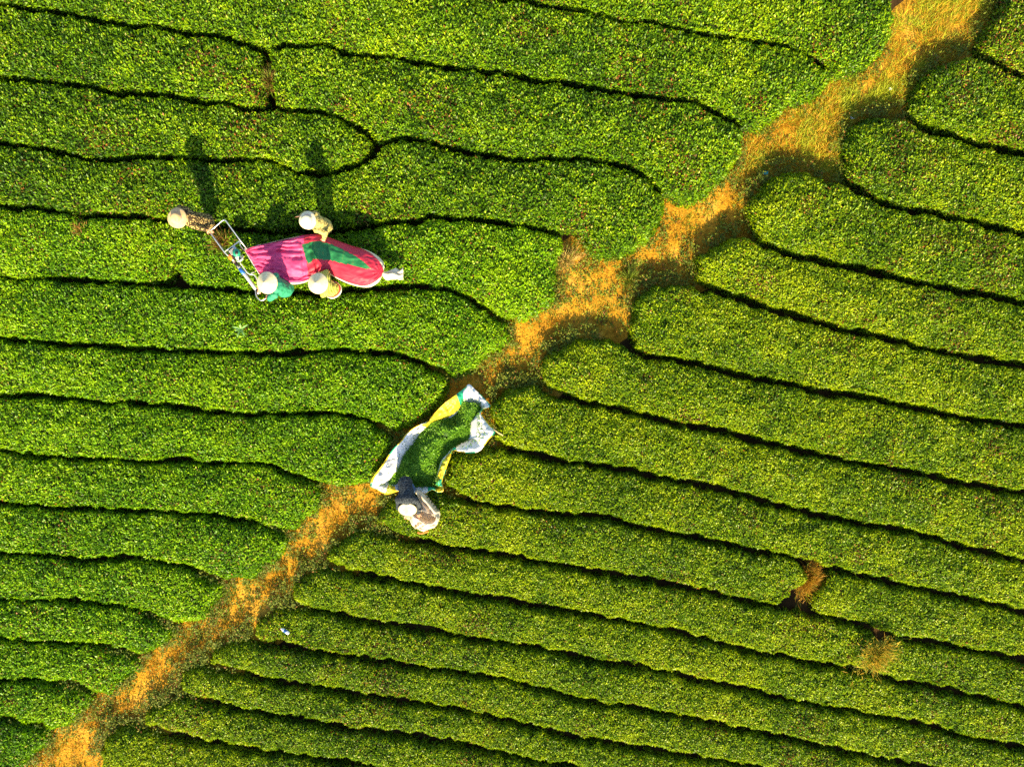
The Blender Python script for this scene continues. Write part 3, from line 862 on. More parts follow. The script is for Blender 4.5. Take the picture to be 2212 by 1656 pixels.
def stripe_mat():
    m, nt, b = new_mat('lime striped shirt')
    tc = nt.nodes.new('ShaderNodeTexCoord')
    wv = nt.nodes.new('ShaderNodeTexWave'); wv.inputs['Scale'].default_value = 9; wv.inputs['Distortion'].default_value = 3.5; wv.inputs['Detail'].default_value = 2
    wv.bands_direction = 'X'
    nt.links.new(tc.outputs['Object'], wv.inputs['Vector'])
    r = ramp(nt, [(0.25, (0.16, 0.20, 0.02)), (0.55, (0.40, 0.42, 0.04)), (0.8, (0.56, 0.54, 0.10))])
    nt.links.new(wv.outputs['Fac'], r.inputs[0]); nt.links.new(r.outputs[0], b.inputs['Base Color']); b.inputs['Roughness'].default_value = 0.8
    return m
SHIRT_LIME = stripe_mat()
SHIRT_BLUE = dots_mat('dark blue speckled shirt', (0.010, 0.014, 0.020), (0.09, 0.11, 0.12), 60, 0.40)
TROUSER_DARK = plain('dark trousers', (0.03, 0.03, 0.035), rough=0.9)
TROUSER_OCHRE = plain('ochre trousers', (0.42, 0.27, 0.03), rough=0.9)
TROUSER_BLUE = plain('blue trousers', (0.03, 0.07, 0.16), rough=0.9)
BOOT = plain('dark boots', (0.02, 0.02, 0.02), rough=0.5)
REDHEM = plain('red hem', (0.45, 0.06, 0.03), rough=0.8)
WHITEHEM = plain('white hem', (0.78, 0.75, 0.68), rough=0.8)

def conical_hat(c, axis, r, h, parent, mat=STRAW):
    prof = [(0.002, h)]
    for i in range(1, 15):
        t = i / 14
        prof.append((r * t, h * (1 - t) ** 1.06 + (0.0022 if i % 2 else 0.0)))
    prof += [(r * 1.005, -0.004), (r * 0.97, -0.002)]
    for i in range(13, 0, -1):
        t = i / 14
        prof.append((r * t * 0.97, h * (1 - t) ** 1.06 - 0.006))
    q = Vector(axis).normalized()
    hat = lathe('hat', prof, Vector(c) - q * h * 0.35, axis, mat, parent, seg=40)
    return hat

def sun_hat(c, axis, r, parent, mat, band):
    prof = [(0.002, 0.105), (0.04, 0.103), (0.075, 0.095), (0.098, 0.075), (0.107, 0.045), (0.112, 0.02), (0.14, 0.008), (r * 0.85, -0.006), (r, -0.02), (r * 0.99, -0.026), (r * 0.8, -0.013), (0.115, 0.0), (0.10, 0.03)]
    hat = lathe('hat', prof, c, axis, mat, parent, seg=36, jitter=0.03)
    lathe('hat_band', [(0.1135, 0.012), (0.1165, 0.02), (0.1145, 0.036), (0.110, 0.038)], c, axis, band, hat, seg=36, jitter=0.03)
    return hat

def person(label, J, shirt, trouser, face, hat, folds=0.02, sleeve=1.0, bulk=1.0):
    """J: joints in metres. face: direction the face looks"""
    root = empty('person', (J['foot_l'].x * 0.5 + J['foot_r'].x * 0.5, J['foot_l'].y * 0.5 + J['foot_r'].y * 0.5, 0))
    V = []; F = []
    mid = (J['pelvis'] + J['chest']) * 0.5
    chain(V, F, [J['pelvis'], mid, J['chest'], J['neck']], [0.125, 0.115, 0.125, 0.055])
    for s in 'lr':
        cap(V, F, J['chest'] + (J['sh_' + s] - J['chest']) * 0.3, J['sh_' + s], 0.09, 0.06)
        chain(V, F, [J['sh_' + s], J['el_' + s], J['wr_' + s]], [0.052, 0.040, 0.027])
        chain(V, F, [J['pelvis'] + (J['hip_' + s] - J['pelvis']) * 0.6, J['hip_' + s], J['kn_' + s], J['an_' + s]], [0.10, 0.085, 0.058, 0.040])
        cap(V, F, J['an_' + s] + Vector((0, 0, -0.02)), J['foot_' + s], 0.04, 0.032)
        d = J['hd_' + s] - J['wr_' + s]
        hand(V, F, J['wr_' + s], d, J.get('hn_' + s, Vector((0, 0, 1))), -1 if s == 'l' else 1, J.get('curl_' + s, 0.8))
    hd = J['head']; face = Vector(face).normalized()
    up = (hd - J['neck']).normalized()
    side = face.cross(up).normalized(); face = up.cross(side).normalized()
    cap(V, F, J['neck'], hd - up * 0.03, 0.055, 0.055)
    cap(V, F, hd - up * 0.03 + face * 0.01, hd + up * 0.035 - face * 0.005, 0.078, 0.088)
    cap(V, F, hd - up * 0.08 + face * 0.045, hd - up * 0.02 + face * 0.035, 0.036, 0.055)      # jaw
    cap(V, F, hd + up * 0.005 + face * 0.085, hd - up * 0.03 + face * 0.098, 0.009, 0.014, 8)    # nose
    for k in (-1, 1): cap(V, F, hd + side * k * 0.083 + up * 0.012, hd + side * k * 0.085 - up * 0.025, 0.014, 0.011, 8)
    body = solid('body', V, F, 0.0085, SKIN, root, smooth=3)
    for k in (-1, 1):
        e = hd + side * k * 0.032 + up * 0.008 + face * 0.076
        V, F = [], []; cap(V, F, e - side * 0.007, e + side * 0.007, 0.009, 0.009, 8); mesh('eye', V, F, EYE, body)
    V, F = [], []; m = hd - up * 0.058 + face * 0.086; cap(V, F, m - side * 0.018, m + side * 0.018, 0.007, 0.007, 8); mesh('mouth', V, F, LIP, body)
    V, F = [], []
    cap(V, F, hd + up * 0.04 - face * 0.012, hd + up * 0.05 - face * 0.01, 0.09, 0.088); cap(V, F, hd - face * 0.04 + up * 0.02, hd - face * 0.05 - up * 0.07, 0.072, 0.045)
    mesh('hair', V, F, HAIR, body)
    # shirt
    V, F = [], []
    dn = (J['pelvis'] - J['chest']).normalized()
    chain(V, F, [J['pelvis'] + dn * 0.06, mid, J['chest'], J['chest'] + (J['neck'] - J['chest']) * 0.6], [0.165 * bulk, 0.148 * bulk, 0.152 * bulk, 0.085])
    for s in 'lr':
        cap(V, F, J['chest'] + (J['sh_' + s] - J['chest']) * 0.4, J['sh_' + s], 0.11, 0.080)
        cap(V, F, J['pelvis'] * 0.5 + J['hip_' + s] * 0.5 - dn * 0.06, J['chest'] * 0.6 + J['sh_' + s] * 0.4, 0.12, 0.12)
        cuff = J['el_' + s] + (J['wr_' + s] - J['el_' + s]) * (0.92 * sleeve)
        chain(V, F, [J['sh_' + s], J['el_' + s], cuff], [0.074, 0.064, 0.047])
    solid('shirt', V, F, 0.013, shirt, root, smooth=4, folds=folds)
    V, F = [], []
    for s in 'lr':
        chain(V, F, [J['pelvis'], J['hip_' + s], J['kn_' + s], J['an_' + s] + Vector((0, 0, 0.04))], [0.125, 0.105, 0.078, 0.062])
    solid('trousers', V, F, 0.015, trouser, root, smooth=4, folds=folds * 0.7)
    for s in 'lr':
        V, F = [], []
        cap(V, F, J['an_' + s] + Vector((0, 0, 0.03)), J['an_' + s] + Vector((0, 0, -0.02)), 0.055, 0.052)
        cap(V, F, J['an_' + s] + Vector((0, 0, -0.035)), J['foot_' + s] + Vector((0, 0, 0.005)), 0.047, 0.040)
        solid('boot', V, F, 0.013, BOOT, root, smooth=3)
    hat(root, hd, up, face)
    tag(root, label, 'person')
    return root, hd, up, face

def legs(J, pelvis, foot, along, spread=0.1):
    """both legs from the pelvis to feet set one before the other along the furrow"""
    along = Vector(along).normalized()
    for s, k in (('l', 1), ('r', -1)):
        J['foot_' + s] = Vector((foot.x, foot.y, 0.035)) + along * (k * spread + 0.12)
        J['an_' + s] = Vector((foot.x, foot.y, 0.10)) + along * (k * spread)
        sidev = J['sh_' + s] - J['chest']; sidev.z = 0
        J['hip_' + s] = pelvis + sidev.normalized() * 0.075 + Vector((0, 0, -0.06))
        J['kn_' + s] = (J['hip_' + s] + J['an_' + s]) * 0.5 + along * 0.04

# person in the dotted shirt who holds the far handle of the harvester
J = {}
J['head'] = U(384, 472, 1.50); J['neck'] = U(399, 473, 1.36); J['chest'] = U(412, 472, 1.20); J['pelvis'] = U(439, 478, 0.88)
J['sh_l'] = U(403, 455, 1.26); J['sh_r'] = U(416, 486, 1.24)
J['el_r'] = U(434, 493, 1.06); J['wr_r'] = U(447, 496, 1.005); J['hd_r'] = U(454, 500, 0.985)
J['el_l'] = U(389, 449, 1.12); J['wr_l'] = U(380, 458, 1.28); J['hd_l'] = U(377, 465, 1.36); J['hn_l'] = Vector((-1, 0, 0.3)); J['curl_l'] = 0.3
legs(J, J['pelvis'], U(456, 487, 0), (1, -0.1, 0), 0.12)
person('person in a dark dotted shirt and tan hat gripping the far harvester handle', J, SHIRT_DOT, TROUSER_OCHRE, (0.35, -0.75, -0.1),
       lambda r, hd, up, f: sun_hat(hd + Vector((0, 0, 0.045)), (-0.08, -0.12, 1), 0.205, r, TANHAT, PINKBAND), 0.022, 1.0, 1.12)

# person in the mottled tan shirt with a hand on the bag
J = {}
J['head'] = U(665, 477, 1.47); J['neck'] = U(677, 478, 1.33); J['chest'] = U(684, 481, 1.18); J['pelvis'] = U(697, 488, 0.90)
J['sh_l'] = U(682, 464, 1.24); J['sh_r'] = U(685, 496, 1.22)
J['el_r'] = U(703, 503, 1.10); J['wr_r'] = U(699, 515, 1.06); J['hd_r'] = U(699, 521, 1.02)
J['el_l'] = U(660, 462, 1.16); J['wr_l'] = U(651, 466, 1.34); J['hd_l'] = U(645, 467, 1.42); J['hn_l'] = Vector((0, 1, 0.2)); J['curl_l'] = 0.15
legs(J, J['pelvis'], U(706, 497, 0), (-1, 0, 0), 0.11)
person('person in a mottled tan shirt with one hand raised, the other on the pink bag', J, SHIRT_CAMO, TROUSER_DARK, (-0.5, -0.6, -0.15),
       lambda r, hd, up, f: sun_hat(hd + Vector((0, 0, 0.045)), (-0.12, -0.15, 1), 0.180, r, CREAMHAT, PINKBAND), 0.03, 1.0, 1.15)

# person in the green jacket at the near handle
J = {}
J['head'] = U(580, 612, 1.38); J['neck'] = U(588, 615, 1.27); J['chest'] = U(596, 617, 1.13); J['pelvis'] = U(611, 622, 0.86)
J['sh_l'] = U(593, 637, 1.17); J['sh_r'] = U(596, 597, 1.18)
J['el_l'] = U(583, 644, 1.0); J['wr_l'] = U(581, 641, 0.93); J['hd_l'] = U(577, 641, 0.90)
J['el_r'] = U(572, 606, 0.98); J['wr_r'] = U(563, 622, 0.92); J['hd_r'] = U(560, 629, 0.89)
legs(J, J['pelvis'], U(617, 632, 0), (-1, -0.05, 0), 0.12)
person('person in a sea green jacket and conical hat at the near harvester handle', J, JACKET, TROUSER_DARK, (-1, -0.1, -0.3),
       lambda r, hd, up, f: conical_hat(hd + Vector((-0.02, 0, 0.10)), (-0.14, -0.10, 1), 0.222, 0.155, r), 0.05, 1.0, 1.22)

# person in the lime shirt gathering the bag
J = {}
J['head'] = U(690, 613, 1.36); J['neck'] = U(698, 615, 1.25); J['chest'] = U(705, 617, 1.11); J['pelvis'] = U(716, 624, 0.86)
J['sh_l'] = U(704, 632, 1.14); J['sh_r'] = U(705, 600, 1.16)
J['el_r'] = U(707, 588, 1.02); J['wr_r'] = U(694, 592, 0.97); J['hd_r'] = U(687, 594, 0.96)
J['el_l'] = U(698, 637, 0.96); J['wr_l'] = U(688, 624, 0.92); J['hd_l'] = U(683, 616, 0.92)
legs(J, J['pelvis'], U(722, 632, 0), (-1, 0, 0), 0.10)
p4, hd, up, fc = person('person in a lime striped shirt and conical hat gathering the middle of the pink bag', J, SHIRT_LIME, TROUSER_BLUE, (-1, 0.2, -0.3),
       lambda r, hd, up, f: conical_hat(hd + Vector((-0.02, 0, 0.10)), (-0.10, -0.06, 1), 0.212, 0.15, r), 0.03)
dn = (J['pelvis'] - J['chest']).normalized()
for nm, m, k, r in (('red_hem', REDHEM, 0.045, 0.178), ('white_hem', WHITEHEM, 0.085, 0.182)):
    lathe(nm, [(r - 0.02, -0.022), (r, -0.02), (r + 0.003, 0.0), (r, 0.02), (r - 0.02, 0.022)], J['pelvis'] + dn * k, -dn, m, p4, seg=28, jitter=0.04)

# person bent over the cream sack below the tarpaulin
J = {}
J['pelvis'] = U(876, 1050, 0.93); J['chest'] = U(879, 1076, 1.04); J['neck'] = U(880, 1087, 1.02); J['head'] = U(881, 1098, 0.97)
J['sh_l'] = U(897, 1080, 1.02); J['sh_r'] = U(861, 1078, 1.02)
J['el_l'] = U(906, 1092, 0.84); J['wr_l'] = U(904, 1108, 0.80); J['hd_l'] = U(903, 1116, 0.80)
J['el_r'] = U(862, 1096, 0.84); J['wr_r'] = U(874, 1112, 0.80); J['hd_r'] = U(881, 1117, 0.80)
legs(J, J['pelvis'], U(876, 1052, 0), (0.25, -1, 0), 0.07)
for s, k in (('l', 1), ('r', -1)):
    o = Vector((0.11 * k, 0, 0)); J['an_' + s] += o; J['foot_' + s] += o; J['kn_' + s] += o
person('person in a dark blue speckled shirt and conical hat bent over the cream sack', J, SHIRT_BLUE, TROUSER_BLUE, (0, -0.6, -1),
       lambda r, hd, up, f: conical_hat(hd + Vector((0, -0.05, 0.07)), (0.03, -0.62, 0.78), 0.19, 0.14, r), 0.018)

# ---------------------------------------------------------------- harvester
STEEL = plain('bare tube', (0.62, 0.62, 0.60), rough=0.32, metal=0.85, var=0.06)
ALU = plain('pale aluminium', (0.70, 0.70, 0.66), rough=0.35, metal=0.6, var=0.06)
BLUE = plain('blue sleeve', (0.02, 0.12, 0.42), rough=0.4)
BLACKP = plain('black plastic', (0.015, 0.015, 0.017), rough=0.45)
GREENP = plain('green engine cover', (0.01, 0.20, 0.12), rough=0.4)
ORANGEP = plain('orange cover', (0.62, 0.20, 0.02), rough=0.45)
TANK = plain('pale fuel tank', (0.55, 0.66, 0.50), rough=0.35)
REDP = plain('red knob', (0.5, 0.02, 0.02), rough=0.4)
GRIP = plain('brown grip', (0.20, 0.08, 0.03), rough=0.8)
hv = empty('tea_harvester', U(520, 560, 0.6))
tag(hv, 'two-handled tea harvester with silver tube frame and small engine over the bright hedge', 'tea harvester')
tube('handle_frame', [U(452, 500, .985), U(466, 489, .99), U(480, 477, 1.0), U(484, 475, 1.0), U(488, 477, 1.0), U(496, 488, .98), U(515, 514, .90), U(534, 539, .80)], 0.013, STEEL, hv)
tube('handle_frame', [U(452, 500, .985), U(468, 522, .94), U(485, 545, .88), U(508, 566, .84)], 0.013, STEEL, hv)
tube('grip', [U(449, 497, .985), U(455, 502, .98)], 0.021, GRIP, hv)
tube('crossbar', [U(485, 544, .88), U(501, 533, .90), U(517, 521, .89)], 0.012, ALU, hv)
tube('stay', [U(517, 521, .89), U(519, 530, .86), U(526, 541, .80)], 0.010, STEEL, hv)
pipe = tube('blower_pipe', [U(504, 562, .82), U(531, 596, .82), U(560, 634, .83)], 0.036, ALU, hv, seg=14)
tube('pipe_sleeve', [U(509, 568, .82), U(516, 577, .82)], 0.040, BLACKP, pipe, seg=14)
tube('pipe_sleeve', [U(518, 580, .82), U(528, 592, .82)], 0.039, BLUE, pipe, seg=14)
tube('pipe_sleeve', [U(554, 626, .83), U(559, 633, .83)], 0.041, BLACKP, pipe, seg=14)
tube('side_tube', [U(518, 567, .84), U(527, 579, .84), U(534, 589, .84), U(541, 593, .84), U(549, 594, .85), U(555, 603, .87), U(560, 612, .88)], 0.011, ALU, hv, curve=24)
tube('bracket', [U(541, 591, .82), U(552, 587, .72)], 0.010, ALU, hv)
tube('handle_loop', [U(552, 626, .86), U(553, 637, .87), U(557, 644, .88), U(564, 649, .89), U(572, 646, .89), U(578, 641, .90), U(580, 633, .90)], 0.012, STEEL, hv, curve=26)
tube('grip', [U(573, 645, .89), U(579, 640, .90)], 0.020, GRIP, hv)
rail = tube('cutter_rail', [U(528, 537, .72), U(538, 555, .73), U(549, 573, .73), U(561, 592, .72)], 0.017, ALU, hv, curve=16)
a = U(528, 537, .70); b = U(561, 592, .70); dv = (b - a); px_ = Vector((dv.y, -dv.x, 0)).normalized() * -1
for i in range(24):
    c = a + dv * ((i + 0.5) / 24)
    V = [c + dv.normalized() * 0.009, c - dv.normalized() * 0.009, c - px_ * -0.075 * 1.0, c + dv.normalized() * 0.009 + Vector((0, 0, .005)), c - dv.normalized() * 0.009 + Vector((0, 0, .005)), c + px_ * 0.075 + Vector((0, 0, .005))]
    mesh('blade', V, [(0, 1, 2), (3, 5, 4), (0, 3, 4, 1), (1, 4, 5, 2), (2, 5, 3, 0)], ALU, hv, smooth=False)
# engine
er = Matrix.Rotation(math.radians(-54), 3, 'Z')
eng = box('engine_block', U(506, 549, .86), (0.20, 0.15, 0.17), BLACKP, hv, er, 0.02)
for i in range(5):
    box('cooling_fin', U(501, 544, .93 + 0.0) + er @ Vector((-0.03 + i * 0.022, 0.02, 0.02)), (0.007, 0.12, 0.05), ALU, eng, er, 0.002)
lathe('fan_cover', [(0.002, 0.05), (0.05, 0.048), (0.075, 0.03), (0.085, 0.0), (0.08, -0.03)], U(511, 546, .96), (0.1, 0.1, 1), GREENP, hv, seg=24)
lathe('starter', [(0.002, 0.02), (0.03, 0.018), (0.036, 0.0)], U(511, 546, 1.01), (0.1, 0.1, 1), BLACKP, hv, seg=18)
tk = box('fuel_tank', U(517, 558, .90), (0.13, 0.12, 0.09), TANK, hv, er, 0.03)
lathe('fuel_cap', [(0.002, 0.02), (0.022, 0.02), (0.026, 0.0)], U(518, 559, .955), (0, 0, 1), BLACKP, tk, seg=14)
tube('tank_guard', [U(511, 560, .93), U(513, 566, .95), U(520, 562, .96), U(526, 556, .95), U(523, 550, .93)], 0.008, ALU, hv)
box('air_filter', U(499, 556, .90), (0.09, 0.10, 0.09), ORANGEP, hv, er, 0.02)
box('exhaust', U(508, 537, .88), (0.10, 0.07, 0.08), STEEL, hv, er, 0.02)
lathe('throttle_knob', [(0.002, 0.012), (0.015, 0.010), (0.016, -0.01)], U(496, 551, .96), (0, 0, 1), REDP, hv, seg=12)
tube('throttle_cable', [U(500, 550, .95), U(492, 545, .96), U(478, 530, .97), U(462, 510, 1.0)], 0.005, BLACKP, hv, seg=6, curve=20)

# ---------------------------------------------------------------- pink collecting bag
MAG = noise_mat('magenta cloth', [(0.3, (0.62, 0.045, 0.16)), (0.7, (0.72, 0.075, 0.21))], scale=5, rough=0.55, spec=0.3, translucent=0.12)
RED = noise_mat('crimson cloth', [(0.3, (0.42, 0.014, 0.04)), (0.7, (0.52, 0.028, 0.06))], scale=5, rough=0.55, spec=0.3, translucent=0.12)
GRN = noise_mat('green cloth', [(0.25, (0.006, 0.09, 0.03)), (0.6, (0.016, 0.17, 0.055)), (0.78, (0.12, 0.15, 0.03))], scale=9, detail=6, rough=0.6, spec=0.3, translucent=0.1)
CREAM = noise_mat('cream cloth', [(0.3, (0.66, 0.56, 0.38)), (0.7, (0.78, 0.70, 0.52))], scale=8, rough=0.7, translucent=0.15)

def sack_bag():
    T = pts("528,539 554,530 595,521 626,514 660,507 691,507 717,515 755,529 789,539 812,550 826,563 831,577 825,587")
    B = pts("560,592 578,597 602,601 628,614 662,609 700,588 724,600 753,613 781,620 800,620 815,612 823,602 823,594")
    zc = [.72, .75, .78, .80, .82, .86, .84, .83, .82, .80, .79, .78, .78]
    hz = [.02, .07, .11, .14, .15, .20, .26, .29, .28, .25, .20, .12, .03]
    NS, NA = 230, 120
    D = np.concatenate([np.array(T), np.array(B), np.array(zc)[:, None], np.array(hz)[:, None]], 1)
    D = catmull(D, NS)
    s = np.linspace(0, 1, NS)[:, None]; a = np.linspace(0, 2 * math.pi, NA, endpoint=False)[None, :]
    mx = (D[:, 0] + D[:, 2])[:, None] / 2; my = (D[:, 1] + D[:, 3])[:, None] / 2
    hx = (D[:, 0] - D[:, 2])[:, None] / 2; hy = (D[:, 1] - D[:, 3])[:, None] / 2
    ca = np.sign(np.cos(a)) * np.abs(np.cos(a)) ** 0.9
    X = mx + hx * ca; Y = my + hy * ca
    up = np.sin(a)
    Z = D[:, 4][:, None] + np.where(up > 0, np.abs(up) ** 0.85 * D[:, 5][:, None], -np.abs(up) ** 0.6 * np.minimum(D[:, 5][:, None] * 0.9, 0.19))
    # folds: lengthwise ripples near the mouth, star folds at the gathered middle and at the knot
    aa = a + 0 * s; ss = s + 0 * a
    rip = vnoise(ss * 9, aa * 2.6 + fbm(ss * 6, aa, 0.7, 42) * 1.4, 0.42, 40)
    rid = 1 - np.abs(rip * 2 - 1)
    crump = 1 - np.abs(fbm(ss * 3.0 + aa * 0.25, aa * 1.9 - ss * 2.0, 0.5, 44, 2) * 2 - 1)
    mouth = np.exp(-((ss - 0.10) / 0.16) ** 2)
    Z = Z + np.where(up > -0.2, 1, 0) * ((rid - 0.5) * 0.10 * mouth + (crump - 0.7) * 0.17 * np.exp(-((ss - 0.2) / 0.15) ** 2) + (fbm(ss * 8, aa * 1.5, 0.8, 46) - 0.5) * 0.045 + (1 - np.abs(fbm(ss * 9 + aa * 1.2, aa * 1.6, 0.45, 48, 2) * 2 - 1) - 0.7) * 0.022 * (ss > 0.3))
    px, py = 683.0, 595.0
    rr = np.hypot(X - px, Y - py) / 100; ph = np.arctan2(Y - py, X - px)
    star = 1 - np.abs(vnoise(ph * 3.0, rr * 0.7, 0.5, 47) * 2 - 1)
    Z = Z - np.where(up > 0, 1, 0) * (star - 0.35) * 0.13 * np.exp(-rr / 0.26)
    # the gathered valley between the two halves of the bag
    vl = np.abs((X - 672) - (Y - 520) * 0.24 - (fbm(X, Y, 30, 49) - .5) * 6)
    Z = Z - np.where(up > 0, up, 0) * 0.075 * np.exp(-(vl / 6.0) ** 2)
    vl2 = np.abs((X - 649) - (Y - 520) * 0.12)
    Z = Z - np.where(up > 0, up, 0) * 0.03 * np.exp(-(vl2 / 4.0) ** 2)
    kx, ky = 822.0, 589.0
    rk = np.hypot(X - kx, Y - ky) / 100; pk = np.arctan2(Y - ky, X - kx)
    Z = Z + np.cos(pk * 13 + fbm(X, Y, 20, 50) * 4) * 0.018 * np.exp(-rk / 0.2) * np.clip(rk * 8, 0, 1)
    f = (CAM_Z - Z) / (CAM_Z - REF_Z) / 100
    V = np.stack([(X - 1106) * f, (828 - Y) * f, Z], 2).reshape(-1, 3)
    root = empty('collecting_bag', U(680, 560, 0.6))
    tag(root, 'long pink and red cloth collecting bag with a green panel trailing from the harvester', 'bag')
    green = pts("652,529 668,524 688,520 717,528 745,541 768,553 790,569 803,582 785,579 768,575 750,571 732,567 712,562 690,560 676,560 671,568 665,570 660,556")
    fi, fj = np.meshgrid(np.arange(NS - 1), np.arange(NA), indexing='ij')
    fx = (X[:-1] + X[1:]) / 2; fy = (Y[:-1] + Y[1:]) / 2
    fx = (fx + np.roll(fx, -1, 1)) / 2; fy = (fy + np.roll(fy, -1, 1)) / 2
    am = a + math.pi / NA + 0 * fx
    top = am < math.pi
    cls = np.zeros(fx.shape, int)                                        # 0 magenta
    cls[(fx > 655 + (fy - 507) * 0.12)] = 1                              # 1 crimson
    cls[(~top)] = 2
    sm = ss[:-1] + 0 * fx
    cls[top & (am > math.radians(158)) & (sm > 0.2)] = 2                 # 2 cream side strip
    cls[top & (am < math.radians(14)) & (sm < 0.3)] = 2
    cls[top & (sm > 0.64) & (am < np.radians(8 + (sm - 0.64) / 0.36 * 84))] = 2
    cls[top & (sm > 0.66) & (am > np.radians(160 - (sm - 0.66) / 0.34 * 62))] = 2
    cls[top & in_poly(fx, fy, green)] = 3
    q = np.stack([fi * NA + fj, fi * NA + (fj + 1) % NA, (fi + 1) * NA + (fj + 1) % NA, (fi + 1) * NA + fj], 2)
    for k, (nm, m) in enumerate((('front_cloth', MAG), ('rear_cloth', RED), ('cream_underside', CREAM), ('green_panel', GRN))):
        Q = q[cls == k]
        us, inv = np.unique(Q, return_inverse=True)
        mesh(nm, V[us], inv.reshape(-1, 4)[:, ::-1], m, root)
    # knot and tail
    n = 40; tv = []; tf = []; sg = 28
    Pt = catmull(pts("818,588 826,591 838,595 852,592 862,595 871,592"), n); hw = np.interp(np.linspace(0, 1, n), [0, .12, .3, .6, .85, 1], [3.5, 2.5, 6.5, 9.5, 8.5, 10.5]); ht = np.interp(np.linspace(0, 1, n), [0, .2, .5, 1], [.05, .04, .055, .03])
    for i in range(n):
        for k in range(sg):
            an = 2 * math.pi * k / sg
            wr = 1 + 0.42 * math.sin(an * 3 + i * 0.16) * min(1, i / 10) + 0.15 * math.sin(an * 7 - i * 0.3)
            z = .79 - 0.03 * i / n + math.sin(an) * ht[i] * wr + 0.012 * math.sin(an * 7 + i * 0.1)
            tv.append(U(Pt[i][0], Pt[i][1] + math.cos(an) * hw[i] * wr, z))
    for i in range(n - 1):
        for k in range(sg):
            tf.append((i * sg + k, i * sg + (k + 1) % sg, (i + 1) * sg + (k + 1) % sg, (i + 1) * sg + k))
    mesh('tail', tv, tf, CREAM, root)
    lathe('tie_cord', [(0.035, -0.022), (0.052, -0.018), (0.058, 0), (0.052, 0.018), (0.035, 0.022)], U(824, 589, .79), (1, -0.1, 0), plain('red cord', (0.5, 0.03, 0.10)), root, seg=18)
sack_bag()

# ---------------------------------------------------------------- tarpaulin with picked leaves
TW = noise_mat('white woven sheet', [(0.3, (0.72, 0.70, 0.66)), (0.7, (0.82, 0.81, 0.78))], scale=10, rough=0.45, spec=0.4, translucent=0.15)
TY = noise_mat('yellow sheet', [(0.3, (0.60, 0.42, 0.015)), (0.7, (0.72, 0.55, 0.03))], scale=10, rough=0.45, spec=0.4, translucent=0.2)
TG = noise_mat('teal green sheet', [(0.3, (0.01, 0.27, 0.14)), (0.7, (0.02, 0.36, 0.20))], scale=10, rough=0.45, spec=0.4, translucent=0.15)
WOOD = plain('bare stick', (0.52, 0.38, 0.14), rough=0.8)

def c2(s):
    return [(750 + x * 0.2355, 798 + y * 0.2355) for x, y in pts(s)]

